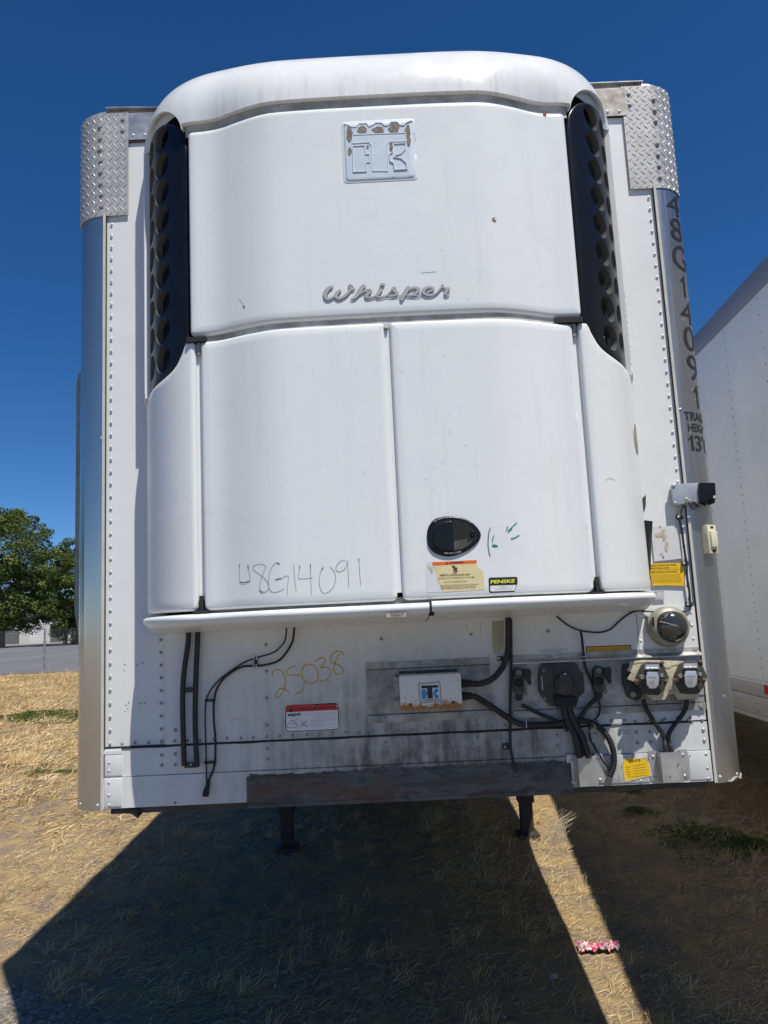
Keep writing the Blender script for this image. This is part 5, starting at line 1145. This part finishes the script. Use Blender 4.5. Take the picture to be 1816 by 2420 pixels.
for i_ in range(3): text('label_text', 'WARNING KEEP HANDS CLEAR OF COUPLINGS UNDER PRESSURE', cN([(1150, 158+i_*11)])[0], cN([(1600, 142+i_*11)])[0], 1.6, pl(-.0048), 'decal_line', ol_, .0006)
sv_ = decal('service_tag', cM([(375, 1262), (398, 1218), (500, 1205), (560, 1212), (626, 1192), (634, 1240), (650, 1280), (664, 1385), (405, 1446)]), pl(-.0128), 'decal_white', T, .0010, thick=.0004)
decal('service_field', cM([(380, 1262), (402, 1222), (500, 1208), (556, 1220), (622, 1200), (630, 1240), (645, 1280), (658, 1381), (410, 1438)]), pl(-.0138), 'decal_yellow', sv_, .0005); sv_['label'] = 'yellow SERVICE tag curling at its top edge'
text('tag_text', 'SERVICE', cM([(442, 1258)])[0], cM([(560, 1240)])[0], 5.6, pl(-.0143), 'decal_black', sv_, .0006, .012)
for i_, s_ in enumerate(('Customer', 'W.O.', 'Date', 'S.M.', 'Tech. by')):
    y_ = 1303+i_*25; text('tag_text', s_, cM([(412+i_*5, y_)])[0], cM([(445+i_*6+(18 if i_ in (0, 4) else 0), y_-3)])[0], 2.4, pl(-.0143), 'decal_black', sv_, .0006, .012)
    stroke('tag_line', [cM([(478+i_*3, y_-10), (608+i_*6, y_-36+i_*2)])], pl(-.0143), 'decal_line', sv_, w=.0011, h=.0006)
decal('tag_curl', cM([(375, 1262), (398, 1220), (392, 1262), (372, 1300)]), pl(-.0140), 'torn_paper', sv_, .001); decal('tag_curl', cM([(556, 1214), (626, 1192), (634, 1245), (612, 1218)]), pl(-.0140), 'torn_paper', sv_, .001)
# cleaning label
SPn = pl(-.0036)
cl = patch('cleaning_label', [SPn.to2(*q) for q in cH([(925, 888), (1310, 868), (1328, 885), (1336, 1040), (1330, 1065), (1310, 1078), (940, 1095), (918, 1085), (912, 1060), (912, 910)])], SPn, 'decal_black', T, step=.05, h0=.0006); cl['label'] = 'red headed cleaning instructions label'
decal('label_field', cH([(918, 905), (1322, 885), (1330, 1060), (1308, 1073), (940, 1090), (920, 1078)]), SPn, 'decal_white', cl, .0011)
decal('label_header', cH([(914, 942), (913, 905), (928, 888), (1000, 880), (1040, 885), (1080, 878), (1150, 882), (1165, 900), (1175, 876), (1300, 880), (1322, 900), (1322, 922)]), SPn, 'decal_red', cl, .0016)
text('label_text', 'CLEANING INSTRUCTIONS', cH([(984, 926)])[0], cH([(1308, 910)])[0], 5.0, SPn, 'decal_black', cl, .0022, .025)
decal('label_symbol', cH([(935, 937), (975, 935), (955, 897)]), SPn, 'decal_black', cl, .0022)
text('label_text', 'sapa:', cH([(930, 982)])[0], cH([(1040, 972)])[0], 8.5, SPn, 'decal_black', cl, .0017, .035)
for i_, (s_, x0, x1) in enumerate((('Clean with mild detergent and warm water only', 1050, 1312), ('DO NOT use acid based cleaners or any strong', 1100, 1308), ('alkaline agents on aluminium surfaces of wall.', 1112, 1312), ('DO NOT use abrasive brushes or hot water above', 1112, 1310), ('sixty degrees and rinse with', 1112, 1230), ('Rinse trailer thoroughly with clean fresh', 1112, 1292), ('water after washing.', 1112, 1200))):
    y_ = 958+i_*17; text('label_text', s_, cH([(x0, y_)])[0], cH([(x1, y_-8)])[0], 2.2, SPn, 'ink_grey', cl, .0017, .01)
stroke('label_symbol', [cH([(930, 1035), (1000, 1032), (1003, 1058), (932, 1062), (930, 1035)]), cH([(940, 1025), (970, 1005), (1000, 1030)]), cH([(985, 1005), (1010, 995)]), cH([(1025, 1000), (1070, 1045)]), cH([(1085, 1000), (1040, 1045), (1032, 1065)]), cH([(1035, 1045), (1085, 1043)]), cH([(1060, 1020), (1085, 1003)]), cH([(1080, 1045), (1088, 1062)])], SPn, 'decal_black', cl, w=.0014, h=.0017)
# grease pencil number, yellow marks
YW = [[(810, 660), (815, 625), (845, 608), (885, 618), (912, 680), (905, 750), (875, 810), (845, 832), (838, 800), (860, 765), (900, 755), (945, 792)],
      [(992, 572), (930, 606), (925, 640), (965, 650), (1030, 655), (1058, 700), (1045, 770), (985, 804)], [(1060, 575), (1042, 620), (1060, 690), (1115, 715), (1160, 695), (1168, 640), (1140, 580), (1085, 565), (1055, 585)],
      [(1148, 545), (1185, 515), (1222, 520), (1218, 555), (1190, 590), (1245, 592), (1270, 630), (1240, 685), (1180, 700)], [(1368, 495), (1355, 468), (1310, 465), (1272, 500), (1275, 545), (1330, 570), (1362, 600), (1358, 635), (1315, 640), (1292, 610), (1305, 545), (1335, 485)]]
stroke('yellow_number', [cH(L) for L in YW], pl(-.0036), 'ink_yellow', T, w=.0040, h=.0007, dh=.00005); stroke('yellow_mark', [cH([(475, 1003), (510, 1000), (540, 990), (585, 990)])], pl(-.0036), 'ink_yellow', T, w=.002, h=.0006)

# =================================================================== neighbouring trailer on the right
mat('van_white', (.78, .795, .79), .45, var=.05, vscale=2.5, dirt=(.5, .5, .48), dscale=1.5, damt=.3, bmp=.15, bscale=5)  # white paint of the dry van, lightly dirtied
mat('rail_grey', (.30, .305, .31), .5, .4, var=.15, vscale=6, vs=(1, .2, 1)); mat('rail_pale', (.48, .475, .46), .5, .2, var=.15, vscale=6, dirt=(.25, .24, .21), dscale=6, damt=.5)
T2 = empty('semi_trailer', (2.31, 0, 0)); T2.rotation_euler = (0, 0, -math.atan(.056))
tag(T2, 'white dry van trailer parked alongside, only its long left side in view', 'trailer', 'parked semi trailers')
Y0, Y1, ZB, ZT = -1.9, 14.2, 1.045, 3.94
# local x = 0 is the left side wall, body extends to x = 2.6
MB().box((.004, Y0, ZB+.02), (2.596, Y1, ZT-.03)).build('body', 'van_white', T2)
MB().box((-.012, Y0, ZT-.155), (.02, Y1, ZT)).build('top_rail', 'rail_grey', T2, bevel=.004); MB().box((0, Y0, ZT-.028), (2.6, Y1, ZT-.002)).build('roof', 'mill_aluminium', T2)
MB().box((-.010, Y0, ZB+.155), (.02, Y1, ZB+.245)).build('bottom_rail', 'rail_pale', T2, bevel=.003)
MB().box((-.016, Y0, ZB+.03), (.02, Y1, ZB+.152)).build('bottom_rail', 'rail_pale', T2, bevel=.004); MB().box((-.022, Y0, ZB), (.06, Y1, ZB+.028)).build('bottom_flange', 'rail_pale', T2, bevel=.004)
# wall panels one by one with lapped joints, and their rivets
y = Y0; pan = None; PW = 1.18
while y < Y1-.2:
    if pan is None: pan = MB().box((-.004, y+.002, ZB+.245), (.004, y+PW+.02, ZT-.155)).build('side_panel', 'van_white', T2); yb = y
    else:
        o = pan.copy(); COL.objects.link(o); o.parent = T2; o.location = (0 if round((y-yb)/PW) % 2 else -.0015, y-yb, 0)
    y += PW
rv = MB()
def rdot(x, y, z, r=.0055):
    rv.add([(x, y-r, z-r), (x, y+r, z-r), (x, y+r, z+r), (x, y-r, z+r), (x-.0035, y, z)], [(0, 1, 4), (1, 2, 4), (2, 3, 4), (3, 0, 4)])
y = Y0+.03
while y < 6.5:
    z = ZB+.29
    k = round((y-Y0-.03)/(PW/2))
    while z < ZT-.16: rdot(-.0055, y, z, .006); z += .062 if k % 2 else .11
    y += PW/2
y = Y0+.02
while y < 6.5: rdot(-.0118, y, ZT-.135, .004); rdot(-.0105, y+.02, ZB+.262, .005); y += .05
y = Y0+.1
while y < 6.5:
    for dy, dz in ((0, .105), (.04, .10), (.0, .055), (.04, .052)): rdot(-.0165, y+dy, ZB+dz, .006)
    y += .32
o = rv.build('rivet', 'rail_grey', T2); o['kind'] = 'stuff'
# red and white reflective tape: lengths along the rail
y = 1.44+.02-.0; tape = []
def tape_piece(y0, y1, m): MB().box((-.0125, y0, ZB+.180), (-.0098, y1, ZB+.240)).build('reflective_tape', m, T2)
tape_piece(1.95, 2.24, 'reflect_red'); tape_piece(1.875, 1.95, 'reflect_white'); tape_piece(1.38, 1.87, 'reflect_red'); tape_piece(4.6, 4.9, 'reflect_red'); tape_piece(4.9, 5.07, 'reflect_white')
MB().box((.5, 2.0, ZB-.10), (.56, 13.6, ZB)).build('frame_rail', 'frame_black', T2); MB().box((2.0, 2.0, ZB-.10), (2.06, 13.6, ZB)).build('frame_rail', 'frame_black', T2)
wheels(T2, 1.3, 11.0, .05)
for x in (.42, 2.1):
    lg = MB().box((x-.06, .9, .25), (x+.06, 1.02, ZB)).box((x-.045, .915, -.1), (x+.045, 1.005, .3)).build('landing_leg', 'frame_black', T2, bevel=.004)
    MB().box((x-.12, .85, -.16), (x+.12, 1.07, -.12)).build('foot', 'frame_black', lg)

# mostly hidden third trailer, added to keep the ground beyond the second in shade
T3 = T2.copy(); COL.objects.link(T3); T3.location = (5.75, .6, 0); T3['label'] = 'added third trailer, mostly hidden behind the dry van, shading the ground there'
for ch in list(T2.children):
    c_ = ch.copy(); COL.objects.link(c_); c_.parent = T3
    for g2 in ch.children: d_ = g2.copy(); COL.objects.link(d_); d_.parent = c_

# =================================================================== fence beyond the grass
mat('fence_steel', (.30, .31, .34), .5, .5, var=.2, vscale=30)
FY = 26.3; fz = lambda x: gz(x, FY)
Fn = empty('chain_link_fence', (-13.3, FY, .4)); tag(Fn, 'chain link fence with steel posts along the asphalt lot', 'fence')
FI = Matrix.Translation((13.3, -FY, -.4))
def fadd(o): o.parent = Fn; o.matrix_parent_inverse = FI; return o
for k in range(-4, 12):
    x = -13.30+k*3.05; z0 = fz(x)
    p = fadd(MB().tube([(x, FY, z0-.1), (x, FY, 2.12)], .036, 8).tube([(x, FY, 2.10), (x-.22, FY+.05, 2.46)], .022, 6).build('post', 'fence_steel', None, True, 40))
    for zz in (.75, 1.05, 1.35, 1.65, 1.95): MB().box((x-.045, FY-.045, zz-.012), (x+.045, FY+.045, zz+.012)).build('tie_band', 'fence_steel', p).matrix_parent_inverse = Matrix.Identity(4)
wm = MB(); pitch = .0635; X0, X1 = -25.5, 20.2; zl, zh = .42, 2.08
def wire(x0, z0, x1, z1):
    dy = .0022; n_ = .0022
    wm.add([(x0, FY, z0-n_), (x0, FY, z0+n_), (x1, FY, z1+n_), (x1, FY, z1-n_), (x0, FY+dy, z0), (x1, FY+dy, z1)], [(0, 1, 2, 3), (1, 4, 5, 2), (4, 0, 3, 5)])
x = X0
while x < X1-1.7:
    if x < -3: wire(x, zl, x+(zh-zl), zh); wire(x, zh, x+(zh-zl), zl)
    x += pitch*1.41
wire(X0, zh, X1, zh)
fadd(wm.build('wire_mesh', 'fence_steel')); Fn['label'] = 'chain link fence with steel posts along the asphalt lot'

# =================================================================== building and trees across the lot
mat('stucco', (.55, .54, .52), .85, var=.08, vscale=.5); mat('garage_grey', (.13, .13, .14), .6, var=.1, vscale=1); mat('roof_dark', (.12, .11, .10), .8, var=.2, vscale=2); mat('garage_white', (.66, .67, .68), .6)
Bd = empty('garage_building', (-52, 112, .8)); tag(Bd, 'low pale building with grey and white garage doors behind the trees', 'building')
BI = Matrix.Translation((52, -112, -.8))
def badd(o): o.parent = Bd; o.matrix_parent_inverse = BI; return o
bx0, bx1 = -66.0, -40.0
doors = [(-64.2, -61.9, 'garage_grey'), (-61.2, -58.9, 'garage_grey'), (-58.2, -55.9, 'garage_grey'), (-54.35, -51.95, 'garage_white'), (-51.3, -48.6, 'garage_grey'), (-48.0, -45.4, 'garage_grey'), (-44.7, -42.2, 'garage_grey')]
edges_ = [bx0]+[v for d in doors for v in d[:2]]+[bx1]
for a_, c_ in zip(edges_[::2], edges_[1::2]): badd(MB().box((a_, 112, .75), (c_, 112.35, 3.15)).build('wall_pier', 'stucco'))
badd(MB().box((bx0, 112, 3.15), (bx1, 112.35, 5.3)).build('wall', 'stucco')); badd(MB().box((bx0, 112.36, .75), (bx1, 121, 5.25)).build('rear_block', 'stucco'))
for a_, c_, m_ in doors:
    d = badd(MB().box((a_, 112.12, .78), (c_, 112.2, 3.15)).build('garage_door', m_))
    for k in range(1, 5): MB().box((a_, 112.10, .78+k*.474), (c_, 112.125, .80+k*.474)).build('door_rib', m_, d).matrix_parent_inverse = Matrix.Identity(4)
mbr = MB(); mbr.add([(bx0-.5, 111.4, 5.25), (bx1+.5, 111.4, 5.25), (bx1+.5, 116.5, 7.3), (bx0-.5, 116.5, 7.3), (bx0-.5, 121.6, 5.25), (bx1+.5, 121.6, 5.25), (bx0-.5, 111.4, 5.40), (bx1+.5, 111.4, 5.40), (bx1+.5, 116.5, 7.45), (bx0-.5, 116.5, 7.45), (bx0-.5, 121.6, 5.40), (bx1+.5, 121.6, 5.40)],
    [(0, 1, 2, 3), (3, 2, 5, 4), (6, 9, 8, 7), (9, 10, 11, 8), (0, 6, 7, 1), (4, 5, 11, 10), (0, 3, 9, 6), (3, 4, 10, 9), (1, 7, 8, 2), (2, 8, 11, 5)]); badd(mbr.build('roof', 'roof_dark'))

m, nt, b = nodes('leaves'); at = nt.nodes.new('ShaderNodeAttribute'); at.attribute_name = 'tint'
lc_ = ramp(nt, at.outputs['Fac'], [(0, (.045, .075, .020)), (.40, (.10, .145, .035)), (.75, (.20, .24, .055)), (1, (.32, .34, .09))])
nt.links.new(lc_, b.inputs['Base Color']); b.inputs['Roughness'].default_value = .55; b.inputs['Specular IOR Level'].default_value = .3
tr_ = nt.nodes.new('ShaderNodeBsdfTranslucent'); nt.links.new(lc_, tr_.inputs[0]); ms = nt.nodes.new('ShaderNodeMixShader'); ms.inputs[0].default_value = .3
nt.links.new(b.outputs[0], ms.inputs[1]); nt.links.new(tr_.outputs[0], ms.inputs[2]); nt.links.new(ms.outputs[0], nt.nodes['Material Output'].inputs[0]); MATS['leaves'] = m
mat('bark', (.10, .075, .055), .9, var=.4, vscale=3, vs=(3, 3, .6))
def quads(name, C, A, B, tint, m, parent=None):
    """leaf quads: centres C, half axes A and B"""
    n = len(C); V = np.empty((n, 4, 3)); V[:, 0] = C-A; V[:, 1] = C-B*.6; V[:, 2] = C+A; V[:, 3] = C+B*.6
    me = bpy.data.meshes.new(name); me.vertices.add(n*4); me.vertices.foreach_set('co', V.ravel()); me.loops.add(n*4); me.loops.foreach_set('vertex_index', np.arange(n*4))
    me.polygons.add(n); me.polygons.foreach_set('loop_start', np.arange(n)*4); me.polygons.foreach_set('loop_total', np.full(n, 4)); me.update(calc_edges=True)
    a = me.attributes.new('tint', 'FLOAT', 'POINT'); a.data.foreach_set('value', np.repeat(tint, 4)); me.materials.append(MATS[m]); return new_obj(name, me, parent)
def tree(label, x, y, h, R, seed, n_clumps=130, leaves=170, crown_low=.18, ls=.26):
    r = np.random.default_rng(seed); z0 = .85; root = empty('tree', (x, y, z0)); tag(root, label, 'tree', 'leafy trees across the lot')
    tb = MB(); tips = []; top = h*.62
    tp = [np.array([0, 0, -.2]), np.array([.1, 0, h*.12]), np.array([.25*r.normal(), .2, h*.28]), np.array([.4*r.normal(), .3, h*.45]), np.array([.4*r.normal(), 0, top])]
    P = spline(tp, 5); tb.tube(P, list(np.linspace(h*.032, h*.008, len(P))), 9)
    for k in range(15):
        t = r.uniform(.22, .95); p0 = P[int(t*(len(P)-1))]; a = r.uniform(0, 2*math.pi); L = R*r.uniform(.55, .95)*(1-.35*t)
        p3 = p0+np.array([math.cos(a)*L, math.sin(a)*L, L*r.uniform(.15, .75)]); p1 = p0+(p3-p0)*.4+np.array([0, 0, L*.06]); Q = spline([p0, p1, p3], 5)
        tb.tube(Q, list(np.linspace(h*.013*(1.1-t*.5), h*.003, len(Q))), 6); tips.append(p3)
        for j in range(2):
            q0 = Q[r.integers(4, len(Q))]; q1 = q0+r.normal(0, 1, 3)*np.array([L*.3, L*.3, L*.2]); tb.tube([q0, (q0+q1)/2+[0, 0, .1], q1], [h*.004, h*.003, h*.0015], 5); tips.append(q1)
    tb.build('trunk', 'bark', root, True, 60)
    CC = []; AA = []; BB = []; TT = []
    for k in range(n_clumps):
        u = r.normal(0, 1, 3); u /= np.linalg.norm(u); rad = r.uniform(.45, 1.0)**.5
        zc = h*(crown_low+(1-crown_low)*.5); hz_ = h*(1-crown_low)*.5
        c = np.array([u[0]*R*rad, u[1]*R*rad, zc+u[2]*hz_*rad])
        lump = 1+.42*noise.noise((u[0]*2.1+seed, u[1]*2.1, u[2]*2.1))
        c[:2] *= lump*(1-.25*max(0, u[2])**2); 
        if k < len(tips)*1.2: c = tips[k % len(tips)]+r.normal(0, .25, 3)
        cr = R*r.uniform(.13, .26); n = int(leaves*r.uniform(.6, 1.3)); d = r.normal(0, 1, (n, 3)); d /= np.linalg.norm(d, axis=1)[:, None]; q = d*(r.uniform(.3, 1, n)**.5)[:, None]*cr*np.array([1, 1, .62])
        CC.append(c+q); ax = r.normal(0, 1, (n, 3)); ax[:, 2] *= .6; ax /= np.linalg.norm(ax, axis=1)[:, None]; bx_ = np.cross(ax, r.normal(0, 1, (n, 3))); bx_ /= np.linalg.norm(bx_, axis=1)[:, None]+1e-9
        s_ = r.uniform(.6, 1.25, n)[:, None]*ls*.5; AA.append(ax*s_); BB.append(bx_*s_); TT.append(np.clip(r.normal(.42, .17)+r.normal(0, .12, n), 0, 1))
    quads('crown', np.concatenate(CC), np.concatenate(AA), np.concatenate(BB), np.concatenate(TT), 'leaves', root)
    return root
tree('tall spreading green tree at the far left, tallest of the row', -48.0, 91, 17.4, 6.2, 3, 330, 200, .04, .30)
tree('shorter green tree beside the trailer edge', -37.9, 90, 12.9, 4.5, 8, 260, 190, -.03, .28)
tree('bushy tree behind the gap between the two nearer crowns', -43.5, 99, 9.0, 4.2, 13, 80, 130, .30, .28)
tree('far left tree standing mostly outside the view', -60.0, 94, 14.0, 6.0, 21, 110, 150, .16, .32)
for k_, (x_, y_) in enumerate(((-66, 12), (-74, 27), (-70, 44), (-62, 58))):
    o0 = bpy.data.objects['tree' if k_ % 2 else 'tree.001']; c_ = o0.copy(); COL.objects.link(c_); c_.location = (x_, y_, .7); c_.rotation_euler = (0, 0, k_*1.3); c_['label'] = ('nearest leafy tree off to the left, beyond the frame', 'second leafy tree off to the left, beyond the frame', 'third leafy tree off to the left, before the fence line', 'farthest leafy tree off to the left, out on the lot')[k_]
    for ch in o0.children: d_ = ch.copy(); COL.objects.link(d_); d_.parent = c_
tree('green tree half hidden behind the trailers', -24.0, 92, 12.0, 5.5, 34, 90, 140, .14, .34)

# =================================================================== dry grass, weeds, litter, stones
m, nt, b = nodes('straw'); at = nt.nodes.new('ShaderNodeAttribute'); at.attribute_name = 'tint'
nt.links.new(ramp(nt, at.outputs['Fac'], [(0, (.10, .12, .035)), (.18, (.22, .16, .06)), (.45, (.47, .33, .15)), (.75, (.66, .50, .26)), (1, (.80, .67, .43))]), b.inputs['Base Color']); b.inputs['Roughness'].default_value = .7; b.inputs['Specular IOR Level'].default_value = .25; MATS['straw'] = m
def straw(n, sampler, lmin, lmax, w, lift, seed):
    r = np.random.default_rng(seed); X, Y = sampler(r, n); n = len(X)
    Z = np.array([gz(x, y) for x, y in zip(X, Y)]); big = np.array([noise.noise((x*.9, y*.9, 5)) for x, y in zip(X, Y)])
    L = r.uniform(lmin, lmax, n)*(1+.5*big); th = r.normal(.5, .9, n); el = np.abs(r.normal(0, lift, n)); d = np.stack([np.cos(th)*np.cos(el), np.sin(th)*np.cos(el), np.sin(el)], 1)
    side = np.cross(d, np.stack([r.normal(0, .5, n), r.normal(0, .5, n), np.ones(n)], 1)); side /= np.linalg.norm(side, axis=1)[:, None]
    P0 = np.stack([X, Y, Z+.002], 1); P1 = P0+d*(L*.55)[:, None]+np.array([0, 0, 1])*(L*.05)[:, None]; P2 = P0+d*L[:, None]+np.array([0, 0, -1])*(L*np.sin(el)*.25)[:, None]; wd = (w*r.uniform(.6, 1.4, n))[:, None]*.5
    V = np.stack([P0-side*wd, P0+side*wd, P1+side*wd*.9, P1-side*wd*.9, P2], 1)
    return V, np.clip(.56+.28*big+r.normal(0, .16, n), 0, 1)
def build_straw(parts):
    V = np.concatenate([p[0] for p in parts]); tt = np.concatenate([p[1] for p in parts]); n = len(V); me = bpy.data.meshes.new('dry_grass'); me.vertices.add(n*5); me.vertices.foreach_set('co', V.ravel())
    base = np.arange(n)[:, None]*5; li = np.concatenate([base+np.array([0, 1, 2, 3]), base+np.array([3, 2, 4])], 1).ravel(); me.loops.add(len(li)); me.loops.foreach_set('vertex_index', li)
    ls_ = np.stack([np.arange(n)*7, np.arange(n)*7+4], 1).ravel(); lt = np.tile([4, 3], n); me.polygons.add(2*n); me.polygons.foreach_set('loop_start', ls_); me.polygons.foreach_set('loop_total', lt); me.update(calc_edges=True)
    a = me.attributes.new('tint', 'FLOAT', 'POINT'); a.data.foreach_set('value', np.repeat(tt, 5)); me.materials.append(MATS['straw']); o = new_obj('dry_grass', me); return o
def dens_ok(x, y, r, gravel=True):
    k = noise.noise((x*1.1, y*1.1, 9.))*.5+.5+noise.noise((x*3.3, y*3.3, 2.))*.25
    if gravel and y+.55*x < .65+.5*noise.noise((x, y, 4.)): k -= .42
    return r.random() < k*1.15+.06
def samp_near(r, n):
    x = r.uniform(-3.4, 3.6, n); y = r.uniform(.25, 8.5, n); k = np.array([dens_ok(a, b_, r) for a, b_ in zip(x, y)]); return x[k], y[k]
def samp_left(r, n):
    y = 4+r.random(n)**.6*23; x = -(y+3.04)*r.uniform(.30, .56, n)-.2; k = np.array([dens_ok(a, b_, r, False) for a, b_ in zip(x, y)]); k &= y < 27.0; return x[k], y[k]
CLX = rng.uniform(-3.2, 3.4, 420); CLY = rng.uniform(.5, 8, 420)
def samp_clump(r, n):
    k = r.integers(0, 420, n); return CLX[k]+r.normal(0, .028, n), CLY[k]+r.normal(0, .028, n)
CFY = 5+rng.random(500)**.7*21; CFX = -(CFY+3.04)*rng.uniform(.30, .54, 500)
def samp_far_clump(r, n):
    k = r.integers(0, 500, n); return CFX[k]+r.normal(0, .10, n), CFY[k]+r.normal(0, .10, n)
g_ = build_straw([straw(15000, samp_clump, .05, .15, .0026, .75, 7), straw(16000, samp_far_clump, .08, .22, .007, .7, 8), straw(190000, samp_near, .025, .095, .0024, .20, 1), straw(4500, samp_near, .08, .20, .0022, .6, 2), straw(100000, samp_left, .06, .17, .008, .22, 3), straw(1800, samp_left, .15, .32, .008, .9, 4)])
tag(g_, 'matted dry straw grass covering the ground', 'grass', kind='stuff')
def weed(x, y, size, n, label, seed, group=None, tone=.1):
    r = np.random.default_rng(seed); z = gz(x, y); root = empty('weed_plant', (x, y, z)); tag(root, label, 'weed', group)
    n = n*5; a = r.uniform(0, 2*math.pi, n); rr = size*r.random(n)**.6*(1+.45*np.sin(a*3+seed)+.25*np.sin(a*7+seed*2)); hh_ = min(size*.30, .12)*r.random(n)*np.clip(1.15-rr/size, .1, 1); C = np.stack([rr*np.cos(a), rr*np.sin(a), .01+hh_], 1)
    A_ = r.normal(0, 1, (n, 3)); A_[:, 2] = np.abs(A_[:, 2])*.8; A_ /= np.linalg.norm(A_, axis=1)[:, None]; B_ = np.cross(A_, r.normal(0, 1, (n, 3))); B_ /= np.linalg.norm(B_, axis=1)[:, None]; s_ = r.uniform(.006, .015, n)[:, None]*(.6+size)
    quads('foliage', C, A_*s_, B_*s_*.9, np.clip(r.normal(.35+tone, .15, n), 0, 1), 'leaves', root)
    st = MB()
    for k in range(7):
        t = r.uniform(0, 6.28); st.tube([(0, 0, -.01), (math.cos(t)*size*.3, math.sin(t)*size*.3, size*.16), (math.cos(t)*size*.7, math.sin(t)*size*.7, size*.3)], [.004, .003, .0015], 5)
    st.build('stem', 'leaves', root); 
    me = root.children[-1]
wg = 'green weeds in the dry grass'
weed(2.28, 3.40, .42, 330, 'largest green weed mat in the shade right of the sunlit strip', 1, wg); weed(2.62, 3.25, .22, 420, 'green weed right beside the largest mat', 2, wg); weed(2.05, 4.1, .13, 160, 'small weed left above the largest mat', 3, wg)
weed(2.55, 5.1, .26, 420, 'green weed close under the right bottom corner', 4, wg); weed(2.18, 4.75, .13, 150, 'small dark weed left of the one under the corner', 5, wg)
p = PZ(*cG([(248, 1900)])[0], .10); weed(p[0], p[1], .16, 200, 'green tuft nearest the trailer corner on sunny straw', 6, wg, .2)
p = PZ(*cG([(290, 1835)])[0], .12); weed(p[0], p[1], .10, 90, 'tiny green tuft behind the sunny one', 7, wg, .2)
p = PZ(*cG([(470, 1885)])[0], .10); weed(p[0], p[1], .13, 130, 'green sprig just left of the silver post', 8, wg, .2)
p = PZ(*cG([(395, 1885)])[0], .10); weed(p[0], p[1], .10, 80, 'sprig between the two sunny tufts', 9, wg, .2)
p = PZ(*cG([(230, 1510)])[0], .25); weed(p[0], p[1], 1.1, 700, 'broad grey green patch far back on the straw', 10, wg, .0)
# lone straw tuft beside the landing leg
r_ = np.random.default_rng(5); mb = MB()
for k in range(46):
    x, y = 1.17+r_.normal(0, .05), 3.45+r_.normal(0, .05); z = gz(x, y); a = r_.uniform(-.6, 2.2); L = r_.uniform(.12, .34); mb.tube([(x, y, z), (x+.3*L*math.cos(a), y+.1*L, z+.55*L), (x+.85*L*math.cos(a), y+.2*L*math.sin(a), z+.80*L)], [.0022, .0018, .0006], 4)
o = mb.build('straw_tuft', 'old_tape'); tag(o, 'upright straw tuft in the sunlit strip beside the landing leg', 'grass tuft')
# crumpled wrapper
r_ = np.random.default_rng(11); me = bpy.data.meshes.new('crumpled_wrapper'); nx, ny = 22, 10; V = []
for j in range(ny):
    for i in range(nx):
        u, v = i/(nx-1)-.5, j/(ny-1)-.5; q = Vector((u*9, v*7, 2)); V.append((u*.235+.014*noise.noise(q*1.3), v*.10*(1-.5*abs(u))+.014*noise.noise(q+Vector((4, 0, 0))), .022+.030*noise.noise(q*.9)+.030*noise.noise(q*2.4)))
me.from_pydata(V, [], [(j*nx+i, j*nx+i+1, (j+1)*nx+i+1, (j+1)*nx+i) for j in range(ny-1) for i in range(nx-1)])
m, nt, b = nodes('wrapper'); v = mapping(nt); cw = ramp(nt, noi(nt, v, 26, 4, .6, .8), [(.40, (.62, .05, .14)), (.48, (.70, .12, .22)), (.52, (.75, .62, .62)), (.60, (.45, .5, .45)), (.66, (.6, .03, .1))]); nt.links.new(cw, b.inputs['Base Color']); b.inputs['Roughness'].default_value = .3; b.inputs['Metallic'].default_value = .15
me.materials.append(m); o = new_obj('crumpled_wrapper', me); p = PZ(1416, 2243, -.15)
for _ in range(5): p = PZ(1416, 2243, gz(p[0], p[1])+.01)
o.location = (p[0], p[1], gz(p[0], p[1])+.006); o.rotation_euler = (0, .03, .03); tag(o, 'crumpled pink and white wrapper lying across the sunlit strip', 'litter')
mat('stone', (.38, .34, .29), .85, var=.25, vscale=60, bmp=.4, bscale=90)
def stone(x, y, r, label, seed, group='loose stones on the ground'):
    bm_ = bmesh.new(); bmesh.ops.create_icosphere(bm_, subdivisions=2, radius=r)
    for v in bm_.verts: v.co *= 1+.45*noise.noise(v.co/r*1.1+Vector((seed, 0, 0))); v.co.z *= .62
    me = bpy.data.meshes.new('stone'); bm_.to_mesh(me); bm_.free(); me.materials.append(MATS['stone']); shade(me, False); o = new_obj('stone', me); o.location = (x, y, gz(x, y)+r*.25); tag(o, label, 'stone', group)
p = PZ(1307, 2306, -.15)
for _ in range(5): p = PZ(1307, 2306, gz(p[0], p[1])+.01)
stone(p[0], p[1], .024, 'palest stone lying in the shade below the wrapper', 1); p = PZ(1390, 2312, -.2); stone(p[0], p[1], .010, 'small white stone at the shadow edge under the wrapper', 2); p = PZ(1402, 2283, -.2); stone(p[0], p[1], .008, 'tiny pale stone just below the wrapper', 3)
# gravel crumbs in the apron
r_ = np.random.default_rng(9); mb = MB()
for k in range(5200):
    x = r_.uniform(-3.3, 2.9); y = r_.uniform(.3, 3.4) 
    if y+.55*x > 1.1+r_.normal(0, .35) and r_.random() > .12: continue
    z = gz(x, y); s_ = r_.uniform(.003, .010)*(1 if r_.random() < .93 else 1.8); a, b2 = r_.uniform(.6, 1.3, 2)*s_
    j = r_.normal(0, s_*.25, (5, 3)); mb.add([(x-a+j[0, 0], y+j[0, 1], z), (x+j[1, 0], y-b2, z), (x+a, y+j[2, 1], z), (x+j[3, 0], y+b2, z), (x+j[4, 0], y+j[4, 1], z+s_*.8)], [(0, 1, 4), (1, 2, 4), (2, 3, 4), (3, 0, 4)])
o = mb.build('gravel', 'stone'); tag(o, 'scattered grey gravel crumbs on the apron at lower left', 'gravel', kind='stuff')
